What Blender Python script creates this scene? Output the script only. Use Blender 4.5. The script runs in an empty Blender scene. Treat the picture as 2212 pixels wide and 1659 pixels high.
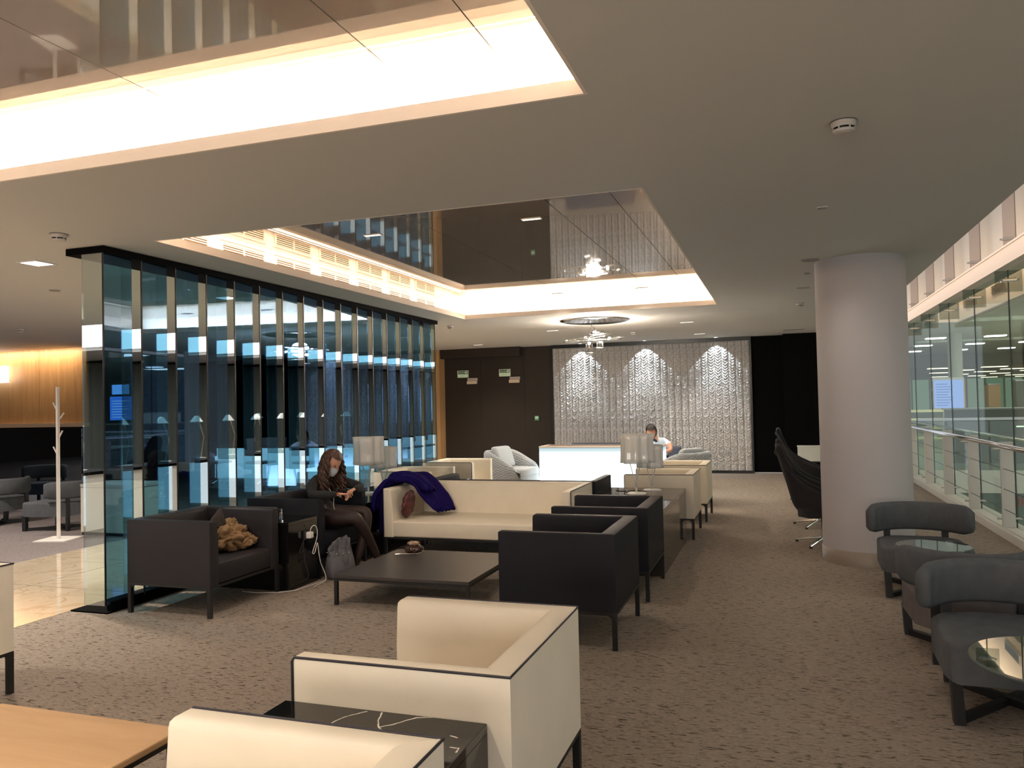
import bpy, bmesh, math, random
from mathutils import Vector, Matrix
C = bpy.context.scene.collection
S = bpy.context.scene
PI = math.pi
R = random.Random(7)

# ------------------------------------------------------------------ camera
cam_d = bpy.data.cameras.new('camera'); cam = bpy.data.objects.new('camera', cam_d); C.objects.link(cam)
cam_d.sensor_fit = 'HORIZONTAL'; cam_d.sensor_width = 36.0
cam_d.lens = 1700.0 / 2212.0 * 36.0
cam_d.clip_start = 0.05; cam_d.clip_end = 400
rt = Vector((0.94721033, 0.31985752, -0.02199464))       # image right in world
dn = Vector((-0.0289466, 0.01699591, -0.99943646))       # image down
fw = Vector((-0.31930345, 0.9473132, 0.02535749))        # viewing direction
m = Matrix((rt, -dn, -fw)).transposed().to_4x4(); m.translation = Vector((0, 0, 1.56))
cam.matrix_world = m
S.camera = cam

# ------------------------------------------------------------------ world and exposure
w = bpy.data.worlds.new('world'); S.world = w; w.use_nodes = True
w.node_tree.nodes['Background'].inputs[0].default_value = (0.55, 0.57, 0.62, 1)
w.node_tree.nodes['Background'].inputs[1].default_value = 0.62
S.view_settings.view_transform = 'Standard'; S.view_settings.look = 'None'
S.view_settings.exposure = 1.0; S.view_settings.gamma = 1.0; S.view_settings.use_curve_mapping = False

def area(name, loc, size, power, col, direction=(0, 0, -1), spread=PI, along=(1, 0, 0)):
    d = bpy.data.lights.new(name, 'AREA'); d.shape = 'RECTANGLE'; d.size = size[0]; d.size_y = size[1]
    d.energy = power; d.color = col; d.spread = spread
    o = bpy.data.objects.new(name, d); C.objects.link(o)
    o.location = loc
    z = -Vector(direction).normalized()
    x = Vector(along)
    if abs(z.dot(x)) > 0.95: x = Vector((0, 1, 0))
    y = z.cross(x).normalized(); x = y.cross(z)
    mm = Matrix((x, y, z)).transposed().to_4x4(); mm.translation = Vector(loc); o.matrix_world = mm
    return o
def spot(name, loc, target, power, col, angle, blend=0.3, size=0.02):
    d = bpy.data.lights.new(name, 'SPOT'); d.energy = power; d.color = col; d.spot_size = angle; d.spot_blend = blend
    d.shadow_soft_size = size
    o = bpy.data.objects.new(name, d); C.objects.link(o); o.location = loc
    o.rotation_euler = (Vector(target) - Vector(loc)).to_track_quat('-Z', 'Y').to_euler(); return o

CEIL = 2.87; GZ = 3.13
WARM = (1.0, 0.80, 0.62)
R1 = (-4.5, -0.73, -3.1, 3.25)
R2 = (-4.5, -0.75, 4.82, 11.17)
R3 = (-17.5, -9.1, -3.2, 0.5)
COVE = 17.0   # watts per metre of LED tape
def cove(rc, k=1.0):
    x0, x1, y0, y1 = rc; g = 0.09; z = CEIL + 0.10
    area('cove_light', ((x0 + x1) / 2, y1 + g, z), (x1 - x0, 0.05), COVE * (x1 - x0) * k, WARM, (0, 0.45, 1))
    area('cove_light', ((x0 + x1) / 2, y0 - g, z), (x1 - x0, 0.05), COVE * (x1 - x0) * k, WARM, (0, -0.45, 1))
    area('cove_light', (x0 - g, (y0 + y1) / 2, z), (y1 - y0, 0.05), COVE * (y1 - y0) * k * 0.10, WARM, (-0.3, 0, 1), along=(0, 1, 0))
    area('cove_light', (x1 + g, (y0 + y1) / 2, z), (y1 - y0, 0.05), COVE * (y1 - y0) * k * 0.14, WARM, (0.45, 0, 1), along=(0, 1, 0))
cove(R1, 1.25); cove(R2)
# luminous ceiling behind the walkway
area('luminous_ceiling_light', (-13.4, -1.35, 2.93), (8.0, 3.5), 150, (1.0, 0.96, 0.93))
# fill spots added under the ceiling without fittings, to lift the room light
for x_, y_ in ((-6.5, -4.6), (0.4, -4.6), (-2.6, -4.3), (0.4, -1.2), (-6.5, -1.2), (0.5, 1.6), (-5.4, 1.2), (-5.2, 3.9), (0.3, 4.6), (0.3, 7.2), (-0.1, 9.9), (-0.1, 13.2), (-6.2, 13.2), (-3.2, 4.05)):
    spot('downlight_or_fill_beam', (x_, y_, 2.84), (x_, y_, 0), (14 if x_ > -.5 and 0 < y_ < 12 else (90 if y_ < -4 else 42)), (1.0, .92, .82), math.radians(150), 1.0, .12)
# ceiling-edge cove that washes the bulkhead above the balustrade
area('bulkhead_cove_light', (1.50, 11.0, 3.02), (24, 0.08), 33, (1.0, 0.80, 0.66), (1, 0, 0.2), spread=math.radians(100), along=(0, 1, 0))
# departures hall
for yy in (6, 15, 24, 33):
    area('hall_light', (9.5, yy, 3.55), (9, 1.2), 100, (0.98, 1.0, 0.86))
area('hall_ceiling_wash', (8, 24, .6), (6, 12), 60, (.98, 1, .88), (0, 0, 1))
area('hall_low_light', (7.5, 22, -1.3), (6, 14), 80, (0.98, 1.0, 0.86))

# ------------------------------------------------------------------ materials
MATS = {}
def srgb(r, g, b):
    f = lambda c: (c / 255 / 12.92) if c / 255 <= 0.04045 else ((c / 255 + 0.055) / 1.055) ** 2.4
    return (f(r), f(g), f(b), 1)
def mat(name, col, rough=0.6, metal=0.0, spec=0.5, bump=0, bscale=40, vary=0, vscale=6, coat=0, trans=0, sheen=0, emit=None, estr=0, sub=0):
    if name in MATS: return MATS[name]
    mt = bpy.data.materials.new(name); mt.use_nodes = True; nt = mt.node_tree; b = nt.nodes['Principled BSDF']
    if len(col) == 3: col = (*col, 1)
    b.inputs['Base Color'].default_value = col; b.inputs['Roughness'].default_value = rough
    b.inputs['Metallic'].default_value = metal; b.inputs['Specular IOR Level'].default_value = spec
    b.inputs['Coat Weight'].default_value = coat; b.inputs['Coat Roughness'].default_value = 0.05
    b.inputs['Transmission Weight'].default_value = trans
    if sheen: b.inputs['Sheen Weight'].default_value = sheen
    if emit: b.inputs['Emission Color'].default_value = (*emit[:3], 1); b.inputs['Emission Strength'].default_value = estr
    tc = nt.nodes.new('ShaderNodeTexCoord')
    if vary:
        n = nt.nodes.new('ShaderNodeTexNoise'); n.inputs['Scale'].default_value = vscale; n.inputs['Detail'].default_value = 3
        nt.links.new(tc.outputs['Object'], n.inputs['Vector'])
        r = nt.nodes.new('ShaderNodeValToRGB')
        r.color_ramp.elements[0].position = 0.3; r.color_ramp.elements[1].position = 0.7
        r.color_ramp.elements[0].color = (*[c * (1 - vary) for c in col[:3]], 1)
        r.color_ramp.elements[1].color = (*[min(1, c * (1 + vary)) for c in col[:3]], 1)
        nt.links.new(n.outputs['Fac'], r.inputs['Fac']); nt.links.new(r.outputs['Color'], b.inputs['Base Color'])
    if bump:
        n2 = nt.nodes.new('ShaderNodeTexNoise'); n2.inputs['Scale'].default_value = bscale; n2.inputs['Detail'].default_value = 2
        nt.links.new(tc.outputs['Object'], n2.inputs['Vector'])
        bp = nt.nodes.new('ShaderNodeBump'); bp.inputs['Strength'].default_value = bump; bp.inputs['Distance'].default_value = 0.01
        nt.links.new(n2.outputs['Fac'], bp.inputs['Height']); nt.links.new(bp.outputs['Normal'], b.inputs['Normal'])
    MATS[name] = mt; return mt
def mat_emit(name, col, s):
    if name in MATS: return MATS[name]
    mt = bpy.data.materials.new(name); mt.use_nodes = True; nt = mt.node_tree; nt.nodes.clear()
    e = nt.nodes.new('ShaderNodeEmission'); e.inputs[0].default_value = (*col[:3], 1); e.inputs[1].default_value = s
    o = nt.nodes.new('ShaderNodeOutputMaterial'); nt.links.new(e.outputs[0], o.inputs[0]); MATS[name] = mt; return mt
def mat_glass(name, tint, gl, fac, rough=0.0, fres=0.0):
    """flat architectural glass: tinted see-through mixed with a mirror reflection"""
    if name in MATS: return MATS[name]
    mt = bpy.data.materials.new(name); mt.use_nodes = True; nt = mt.node_tree; nt.nodes.clear()
    t = nt.nodes.new('ShaderNodeBsdfTransparent'); t.inputs[0].default_value = (*tint, 1)
    g = nt.nodes.new('ShaderNodeBsdfGlossy'); g.inputs[0].default_value = (*gl, 1); g.inputs['Roughness'].default_value = rough
    mx = nt.nodes.new('ShaderNodeMixShader'); o = nt.nodes.new('ShaderNodeOutputMaterial')
    nt.links.new(t.outputs[0], mx.inputs[1]); nt.links.new(g.outputs[0], mx.inputs[2]); nt.links.new(mx.outputs[0], o.inputs[0])
    lw = nt.nodes.new('ShaderNodeLayerWeight'); lw.inputs[0].default_value = 0.35
    ma = nt.nodes.new('ShaderNodeMath'); ma.operation = 'MULTIPLY_ADD'; ma.use_clamp = True
    ma.inputs[1].default_value = fres; ma.inputs[2].default_value = fac
    nt.links.new(lw.outputs['Fresnel'], ma.inputs[0]); nt.links.new(ma.outputs[0], mx.inputs[0])
    MATS[name] = mt; return mt

def nodes_mat(name):
    mt = bpy.data.materials.new(name); mt.use_nodes = True; MATS[name] = mt
    nt = mt.node_tree; return mt, nt, nt.nodes['Principled BSDF']
def ramp(nt, src, stops):
    r = nt.nodes.new('ShaderNodeValToRGB'); e = r.color_ramp.elements
    while len(e) < len(stops): e.new(0.5)
    for i, (p, c) in enumerate(stops): e[i].position = p; e[i].color = c if len(c) == 4 else (*c, 1)
    nt.links.new(src, r.inputs['Fac']); return r
def mapping(nt, scale=(1, 1, 1), rot=(0, 0, 0), loc=(0, 0, 0)):
    tc = nt.nodes.new('ShaderNodeTexCoord'); mp = nt.nodes.new('ShaderNodeMapping')
    mp.inputs['Scale'].default_value = scale; mp.inputs['Rotation'].default_value = rot; mp.inputs['Location'].default_value = loc
    nt.links.new(tc.outputs['Object'], mp.inputs['Vector']); return mp
def noise(nt, vec, scale, detail=2, rough=0.5, dist=0):
    n = nt.nodes.new('ShaderNodeTexNoise'); n.inputs['Scale'].default_value = scale; n.inputs['Detail'].default_value = detail
    n.inputs['Roughness'].default_value = rough; n.inputs['Distortion'].default_value = dist
    nt.links.new(vec, n.inputs['Vector']); return n
def mixc(nt, fac, a, b, mode='MIX'):
    n = nt.nodes.new('ShaderNodeMix'); n.data_type = 'RGBA'; n.blend_type = mode
    if hasattr(fac, 'links'): nt.links.new(fac, n.inputs[0])
    else: n.inputs[0].default_value = fac
    for i, v in ((6, a), (7, b)):
        if hasattr(v, 'links'): nt.links.new(v, n.inputs[i])
        else: n.inputs[i].default_value = v
    return n.outputs[2]

def carpet_mat(name, base, dark, lite):
    mt, nt, b = nodes_mat(name)
    m1 = mapping(nt, (11, 42, 1)); n1 = noise(nt, m1.outputs[0], 1.6, 3, 0.6, 0.6)
    m2 = mapping(nt, (30, 90, 1), loc=(3, 1, 0)); n2 = noise(nt, m2.outputs[0], 1.5, 2)
    r1 = ramp(nt, n1.outputs['Fac'], [(0.355, dark), (0.435, base), (0.60, base), (0.72, lite)])
    r2 = ramp(nt, n2.outputs['Fac'], [(0.25, (0.72, 0.70, 0.68)), (0.6, (1.05, 1.05, 1.05))])
    c = mixc(nt, 1.0, r1.outputs[0], r2.outputs[0], 'MULTIPLY')
    m3 = mapping(nt, (0.45, 0.5, 1)); n3 = noise(nt, m3.outputs[0], 1.2, 2)
    r3 = ramp(nt, n3.outputs['Fac'], [(0.3, (0.93, 0.92, 0.91)), (0.7, (1.06, 1.05, 1.04))])
    c = mixc(nt, 1.0, c, r3.outputs[0], 'MULTIPLY')
    nt.links.new(c, b.inputs['Base Color']); b.inputs['Roughness'].default_value = 0.95; b.inputs['Specular IOR Level'].default_value = 0.1
    bp = nt.nodes.new('ShaderNodeBump'); bp.inputs['Strength'].default_value = 0.6; bp.inputs['Distance'].default_value = 0.006
    nt.links.new(n1.outputs['Fac'], bp.inputs['Height']); nt.links.new(bp.outputs['Normal'], b.inputs['Normal'])
    return mt
M_carpet = carpet_mat('loop_carpet', (0.275, 0.226, 0.183), (0.078, 0.058, 0.045), (0.38, 0.315, 0.26))
M_carpet2 = carpet_mat('grey_carpet', (0.21, 0.18, 0.172), (0.13, 0.108, 0.104), (0.26, 0.225, 0.215))

def wood_mat(name, c0, c1, scale=(1, 14, 14), rough=0.4):
    mt, nt, b = nodes_mat(name)
    mp = mapping(nt, scale); n = noise(nt, mp.outputs[0], 1.5, 5, 0.6, 0.8)
    r = ramp(nt, n.outputs['Fac'], [(0.3, c0), (0.7, c1)])
    nt.links.new(r.outputs[0], b.inputs['Base Color']); b.inputs['Roughness'].default_value = rough
    return mt
M_tablewood = wood_mat('oak_veneer', (0.47, 0.28, 0.13), (0.56, 0.35, 0.18), (1.2, 8, 8), 0.45)
M_wallwood = wood_mat('oak_wall_veneer', (0.40, 0.215, 0.085), (0.54, 0.32, 0.14), (9, 9, 0.6), 0.45)

def marble_mat():
    """black marble: a few long white veins (distance to a handful of lines, wavered by noise) over faint grey clouding"""
    mt, nt, b = nodes_mat('black_marble')
    tc = nt.nodes.new('ShaderNodeTexCoord')
    def vm(op, a, b_=None):
        n = nt.nodes.new('ShaderNodeVectorMath'); n.operation = op
        for i, v in enumerate((a, b_)):
            if v is None: continue
            if hasattr(v, 'links'): nt.links.new(v, n.inputs[i])
            else: n.inputs[i].default_value = v
        return n
    def m_(op, a, b_=0.0, clamp=False):
        n = nt.nodes.new('ShaderNodeMath'); n.operation = op; n.use_clamp = clamp
        for i, v in enumerate((a, b_)):
            if hasattr(v, 'links'): nt.links.new(v, n.inputs[i])
            else: n.inputs[i].default_value = v
        return n.outputs[0]
    nz = noise(nt, tc.outputs['Object'], 13, 4, .6)
    off = vm('MULTIPLY', vm('SUBTRACT', nz.outputs['Color'], (.5, .5, .5)).outputs[0], (.02, .02, .02)).outputs[0]
    p = vm('ADD', tc.outputs['Object'], off).outputs[0]
    segs = VEINS; d_all = None
    for (ax, ay), (bx_, by_) in segs:
        A_ = (ax, ay, .58); AB = (bx_ - ax, by_ - ay, 0.0); L2_ = AB[0] ** 2 + AB[1] ** 2
        pa = vm('SUBTRACT', p, A_).outputs[0]
        t = m_('DIVIDE', vm('DOT_PRODUCT', pa, AB).outputs['Value'], L2_, True)
        cm = nt.nodes.new('ShaderNodeCombineXYZ'); nt.links.new(m_('MULTIPLY', t, AB[0]), cm.inputs[0]); nt.links.new(m_('MULTIPLY', t, AB[1]), cm.inputs[1])
        flat = vm('MULTIPLY', vm('SUBTRACT', pa, cm.outputs[0]).outputs[0], (1, 1, .35)).outputs[0]
        d = vm('LENGTH', flat).outputs['Value']
        d_all = d if d_all is None else m_('MINIMUM', d_all, d)
    wn = noise(nt, tc.outputs['Object'], 30, 2)
    wd = m_('MULTIPLY_ADD', wn.outputs['Fac'], .009)
    nt.nodes[-1].inputs[2].default_value = .0005
    r = ramp(nt, m_('DIVIDE', d_all, wd), [(0.35, (0.80, 0.74, 0.66)), (0.62, (0.006, 0.0055, 0.005))])
    nt.links.new(r.outputs[0], b.inputs['Base Color']); b.inputs['Roughness'].default_value = 0.07
    return mt
_v = [[(-.135, .02), (-.119, .063), (-.097, .143), (-.048, .21)], [(.19, .225), (.131, .207), (.082, .136), (.054, .107), (.022, .154), (.004, .215)], [(.054, .107), (.085, .078), (.093, .046)], [(.290, .108), (.316, .102)], [(.318, .037), (.344, .038), (.347, .010)]]
VEINS = [(p_[i], p_[i + 1]) for p_ in _v for i in range(len(p_) - 1)]

M_marble = marble_mat()

def tile_mat():
    mt, nt, b = nodes_mat('cream_marble')
    mp = mapping(nt, (1, 1, 1)); n = noise(nt, mp.outputs[0], 1.1, 7, 0.6, 1.6)
    r = ramp(nt, n.outputs['Fac'], [(0.35, (0.47, 0.37, 0.26)), (0.49, (0.52, 0.42, 0.30)), (0.5, (0.40, 0.29, 0.18)), (0.52, (0.52, 0.42, 0.30)), (0.7, (0.55, 0.45, 0.33))])
    nt.links.new(r.outputs[0], b.inputs['Base Color']); b.inputs['Roughness'].default_value = 0.06; b.inputs['Specular IOR Level'].default_value = 0.7
    return mt
M_tile = tile_mat()

def glossceil_mat():
    mt, nt, b = nodes_mat('gloss_stretch_ceiling'); nt.nodes.remove(b)
    d = nt.nodes.new('ShaderNodeBsdfDiffuse'); d.inputs[0].default_value = (0.30, 0.26, 0.225, 1)
    g = nt.nodes.new('ShaderNodeBsdfGlossy'); g.inputs[0].default_value = (0.93, 0.90, 0.86, 1); g.inputs['Roughness'].default_value = 0.03
    mx = nt.nodes.new('ShaderNodeMixShader'); 
    lw2 = nt.nodes.new('ShaderNodeLayerWeight'); lw2.inputs[0].default_value = .5
    ma = nt.nodes.new('ShaderNodeMath'); ma.operation = 'MULTIPLY_ADD'; ma.inputs[1].default_value = 1.35; ma.inputs[2].default_value = -.57; ma.use_clamp = True
    nt.links.new(lw2.outputs['Facing'], ma.inputs[0]); nt.links.new(ma.outputs[0], mx.inputs[0])
    nt.links.new(d.outputs[0], mx.inputs[1]); nt.links.new(g.outputs[0], mx.inputs[2])
    nt.links.new(mx.outputs[0], nt.nodes['Material Output'].inputs[0]); return mt
M_gloss = glossceil_mat()

M_ceil = mat('ceiling_paint', (0.60, 0.575, 0.53), 0.75, spec=0.25)
M_white = mat('white_paint', (0.80, 0.76, 0.71), 0.6)
M_cove = mat('cove_paint', (0.82, 0.74, 0.66), 0.7, spec=0.2)
M_black = mat('black_panel', (0.0022, 0.0022, 0.0022), 0.75, spec=0.06)
M_brown = mat('dark_brown_panel', (0.030, 0.022, 0.017), 0.6, spec=0.25)
M_void = mat('black_metal', (0.006, 0.006, 0.0065), 0.35)
M_beige = mat('cream_upholstery', (0.80, 0.715, 0.575), 0.62, spec=0.3, bump=0.06, bscale=180, vary=0.03, vscale=5)
M_dark = mat('aubergine_upholstery', (0.020, 0.0165, 0.0185), 0.55, spec=0.3, bump=0.06, bscale=180)
M_navy = mat('charcoal_upholstery', (0.0105, 0.0105, 0.0145), 0.65, spec=0.2, bump=0.06, bscale=180)
M_pipe = mat('black_piping', (0.015, 0.012, 0.02), 0.5)
M_leg = mat('black_powder_coat', (0.008, 0.007, 0.007), 0.45)
M_slate = mat('slate_wool', (0.088, 0.092, 0.098), 0.9, spec=0.15, bump=0.15, bscale=150, vary=0.1, vscale=12)
M_slate2 = mat('taupe_wool', (0.115, 0.098, 0.096), 0.9, spec=0.15, bump=0.15, bscale=150, vary=0.1, vscale=12)
M_gloss_black = mat('black_lacquer', (0.006, 0.0055, 0.005), 0.05, spec=0.6)
M_smoke = mat('smoked_mirror', (0.045, 0.038, 0.032), 0.05, spec=0.8)
M_tabletop = mat('dark_brown_laminate', (0.050, 0.042, 0.040), 0.32)
M_chrome = mat('chrome', (0.85, 0.84, 0.82), 0.12, metal=1)
M_steel = mat('brushed_steel', (0.55, 0.54, 0.52), 0.3, metal=1)
M_stand = mat('off_white_lacquer', (0.72, 0.66, 0.60), 0.5)
M_pillar = mat('pillar_paint', (0.46, 0.435, 0.44), 0.8, spec=0.2)
M_plinth = mat('pillar_plinth', (0.26, 0.21, 0.17), 0.4)
M_greywool = mat('pale_grey_knit', (0.42, 0.44, 0.45), 0.9, spec=0.1)
M_rubber = mat('black_rubber', (0.01, 0.01, 0.01), 0.7)

# ------------------------------------------------------------------ mesh helpers
def finish(bm, name, mt, parent=None, smooth=False, kind=None):
    bmesh.ops.recalc_face_normals(bm, faces=bm.faces)
    me = bpy.data.meshes.new(name); bm.to_mesh(me); bm.free()
    if mt is not None:
        for q in (mt if isinstance(mt, (list, tuple)) else [mt]): me.materials.append(q)
    if smooth:
        for p in me.polygons: p.use_smooth = True
    o = bpy.data.objects.new(name, me); C.objects.link(o)
    if parent is not None: o.parent = parent
    if kind: o['kind'] = kind
    return o
def smooth_by_angle(o, ang=0.6):
    me = o.data
    for p in me.polygons: p.use_smooth = True
    bm = bmesh.new(); bm.from_mesh(me)
    for e in bm.edges:
        if len(e.link_faces) == 2 and e.calc_face_angle(0) > ang: e.smooth = False
    bm.to_mesh(me); bm.free(); return o
def bx(bm, x0, x1, y0, y1, z0, z1, bev=0, seg=2, mi=0):
    r = bmesh.ops.create_cube(bm, size=1.0)
    vs = r['verts']
    for v in vs:
        v.co = Vector((x0 + (v.co.x + .5) * (x1 - x0), y0 + (v.co.y + .5) * (y1 - y0), z0 + (v.co.z + .5) * (z1 - z0)))
    fs = set(f for v in vs for f in v.link_faces)
    for f in fs: f.material_index = mi
    if bev:
        es = list(set(e for v in vs for e in v.link_edges))
        rr = bmesh.ops.bevel(bm, geom=es, offset=bev, segments=seg, affect='EDGES', profile=0.5)
        for f in rr['faces']: f.material_index = mi
    return vs
def prism(bm, pts, z0, z1, bev=0, seg=2, top=None):
    """vertical prism over plan polygon pts; top: optional different polygon for the top"""
    top = top or pts
    a = [bm.verts.new((p[0], p[1], z0)) for p in pts]; b = [bm.verts.new((p[0], p[1], z1)) for p in top]
    n = len(pts)
    fs = [bm.faces.new(a[::-1]), bm.faces.new(b)]
    for i in range(n): fs.append(bm.faces.new((a[i], a[(i + 1) % n], b[(i + 1) % n], b[i])))
    if bev:
        es = list(fs[1].edges)
        bmesh.ops.bevel(bm, geom=es, offset=bev, segments=seg, affect='EDGES', profile=0.5)
    return fs
def tube(bm, pts, r, n=8, closed=False, caps=True):
    pts = [Vector(p) for p in pts]; rings = []
    rad = r if isinstance(r, (list, tuple)) else [r] * len(pts)
    prev = None
    for i, p in enumerate(pts):
        if closed: t = (pts[(i + 1) % len(pts)] - pts[i - 1]).normalized()
        elif i == 0: t = (pts[1] - p).normalized()
        elif i == len(pts) - 1: t = (p - pts[i - 1]).normalized()
        else: t = (pts[i + 1] - pts[i - 1]).normalized()
        if prev is None:
            u = t.cross(Vector((0, 0, 1)))
            if u.length < 0.05: u = t.cross(Vector((1, 0, 0)))
            u.normalize()
        else:
            u = prev - t * prev.dot(t)
            u.normalize()
        v = t.cross(u); prev = u
        rings.append([bm.verts.new(p + (u * math.cos(2 * PI * k / n) + v * math.sin(2 * PI * k / n)) * rad[i]) for k in range(n)])
    m_ = len(rings)
    for i in range(m_ if closed else m_ - 1):
        a, b = rings[i], rings[(i + 1) % m_]
        for k in range(n): bm.faces.new((a[k], a[(k + 1) % n], b[(k + 1) % n], b[k]))
    if caps and not closed:
        bm.faces.new(rings[0][::-1]); bm.faces.new(rings[-1])
def lathe(bm, prof, n=32, cx=0, cy=0, fn=None):
    rings = []
    for r, z in prof:
        ring = []
        for k in range(n):
            a = 2 * PI * k / n; rr = r * (fn(a, z) if fn else 1)
            ring.append(bm.verts.new((cx + rr * math.cos(a), cy + rr * math.sin(a), z)))
        rings.append(ring)
    for i in range(len(rings) - 1):
        for k in range(n): bm.faces.new((rings[i][k], rings[i][(k + 1) % n], rings[i + 1][(k + 1) % n], rings[i + 1][k]))
    return rings
def disc(bm, cx, cy, z0, z1, r, n=32, bev=0):
    rings = lathe(bm, [(r, z0), (r, z1)], n, cx, cy)
    bm.faces.new(rings[0][::-1]); f = bm.faces.new(rings[1])
def B(): return bmesh.new()
def boxo(name, dims, mt, parent=None, bev=0, seg=2, kind=None):
    bm = B(); bx(bm, *dims, bev=bev, seg=seg); return finish(bm, name, mt, parent, kind=kind)
def empty(name, loc=(0, 0, 0), rz=0.0):
    o = bpy.data.objects.new(name, None); C.objects.link(o); o.location = loc; o.rotation_euler = (0, 0, rz)
    o.empty_display_size = 0.1; return o
def tag(o, label=None, cat=None, group=None, kind=None):
    if label: o['label'] = label
    if cat: o['category'] = cat
    if group: o['group'] = group
    if kind: o['kind'] = kind
    return o
def copy_tree(o, parent=None):
    c = o.copy(); C.objects.link(c); c.parent = parent
    for ch in list(o.children): copy_tree(ch, c)
    return c
def struct(o): o['kind'] = 'structure'; return o

# ------------------------------------------------------------------ structure: floors
bm = B(); bx(bm, -5.35, 2.5, -9.6, 17.4, -0.12, 0.0)
f = struct(finish(bm, 'floor', M_carpet)); f['label'] = 'brown flecked loop-pile carpet of the lounge'
bm = B(); bx(bm, -24, -7.66, -9.6, 17.4, -0.12, 0.0)
f = struct(finish(bm, 'floor', M_carpet2)); f['label'] = 'grey carpet beyond the marble walkway'
path = struct(empty('floor')); path['label'] = 'polished cream marble walkway along the glass partition'
tm = bpy.data.meshes.new('tile'); bm = B(); bx(bm, -0.573, 0.573, -0.573, 0.573, -0.03, 0.0015); bm.to_mesh(tm); bm.free(); tm.materials.append(M_tile)
for i in range(2):
    for j in range(23):
        o = bpy.data.objects.new('tile', tm); C.objects.link(o); o.parent = path
        o.location = (-7.66 + 0.5775 + i * 1.155, -9.0 + j * 1.155, 0)
bm = B(); bx(bm, -7.66, -5.35, -9.6, 17.4, -0.12, -0.028); finish(bm, 'screed', mat('tile_grout', (0.35, 0.26, 0.18), 0.8), path)

# ------------------------------------------------------------------ ceiling with its recesses
bm = B()
def slab(x0, x1, y0, y1): bx(bm, x0, x1, y0, y1, CEIL, CEIL + 0.065)
slab(-24, 1.5, 11.17, 17.4)
slab(-24, -4.5, 4.82, 11.17); slab(-0.75, 1.5, 4.82, 11.17)
slab(-24, 1.5, 3.25, 4.82)
slab(-24, -17.5, -9.6, 3.25); slab(-17.5, -9.1, 0.5, 3.25); slab(-17.5, -9.1, -9.6, -3.2); slab(-9.1, -4.5, -9.6, 3.25)
slab(-0.73, 1.5, -9.6, 3.25); slab(-4.5, -0.73, -9.6, -3.1)
c = struct(finish(bm, 'ceiling', M_ceil)); c['label'] = 'grey beige plaster ceiling around the lit recesses'
bm = B(); bx(bm, -24, 1.48, -9.6, 17.4, 3.30, 3.4)
struct(finish(bm, 'ceiling', M_void))['label'] = 'slab above the suspended ceiling'
SEAMS = [-4.86, -4.0, -2.87, -1.66, -1.15, -0.40]
def recess(rc, n):
    x0, x1, y0, y1 = rc; g = 0.2
    rec = struct(empty('trim_%d' % n)); rec['label'] = 'lit coffer with a pale upstand and gloss ceiling panels'
    bm = B(); t = 0.03
    bx(bm, x0 - g - t, x0 - g, y0 - g, y1 + g, CEIL + .06, GZ)
    bx(bm, x1 + g, x1 + g + t, y0 - g, y1 + g, CEIL + .06, GZ)
    bx(bm, x0 - g, x1 + g, y0 - g - t, y0 - g, CEIL + .06, GZ)
    bx(bm, x0 - g, x1 + g, y1 + g, y1 + g + t, CEIL + .06, GZ)
    finish(bm, 'upstand', M_cove, rec)
    bm = B(); l = 0.012; zt = CEIL + 0.068; zb = CEIL - 0.001
    bx(bm, x0 - .004, x0 + l, y0, y1, zb, zt); bx(bm, x1 - l, x1 + .004, y0, y1, zb, zt)
    bx(bm, x0 + l, x1 - l, y0 - .004, y0 + l, zb, zt); bx(bm, x0 + l, x1 - l, y1 - l, y1 + .004, zb, zt)
    finish(bm, 'lip', M_cove, rec)
    bm = B()
    for a in ((x0 - .11, x1 + .11, y1 + .075, y1 + .105), (x0 - .11, x1 + .11, y0 - .105, y0 - .075), (x0 - .105, x0 - .075, y0, y1), (x1 + .075, x1 + .105, y0, y1)):
        bx(bm, *a, CEIL + .066, CEIL + .078)
    finish(bm, 'led_tape', mat_emit('led_tape', (1, .72, .45), 3), rec)
    for a, b in zip(SEAMS[:-1], SEAMS[1:]):
        bm = B(); bx(bm, max(a, x0 - g - t) + .003, min(b, x1 + g + t) - .003, y0 - g - t, y1 + g + t, GZ, GZ + 0.02)
        finish(bm, 'ceiling_panel', M_gloss, rec)
    return rec
recess(R1, 1); rec2 = recess(R2, 2)
# grilles on the left upstand of the far coffer: frames with slats
M_gr = mat('grille_paint', (0.78, 0.66, 0.52), 0.6)
def grille_mesh():
    bm = B(); L = 0.66; h0, h1 = 2.945, 3.085
    bx(bm, 0, .012, 0, L, h0, h0 + .018); bx(bm, 0, .012, 0, L, h1 - .018, h1)
    bx(bm, 0, .012, 0, .03, h0 + .018, h1 - .018); bx(bm, 0, .012, L - .03, L, h0 + .018, h1 - .018); bx(bm, 0, .012, L / 2 - .008, L / 2 + .008, h0 + .018, h1 - .018)
    return bm
gx = -4.70
slat_me = None
for k in range(-1, 7):
    y = 4.87 + 0.155 + (k + 0) * 0.803
    if k < 0: continue
    g_ = finish(grille_mesh(), 'grille', M_gr, rec2); g_.location = (gx, y, 0)
    bk = boxo('grille_backing', (0.0005, 0.002, .03, .63, 2.963, 3.067), mat('grille_dark', (0.10, 0.05, 0.02), 0.8), g_)
    for s_ in range(5):
        if slat_me is None:
            bm = B(); bx(bm, .003, .011, .03, .63, -.004, .004); so = finish(bm, 'slat', M_gr, g_); slat_me = so.data
        else:
            so = bpy.data.objects.new('slat', slat_me); C.objects.link(so); so.parent = g_
        so.location = (0, 0, 2.975 + s_ * .0205)
g_ = None
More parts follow.
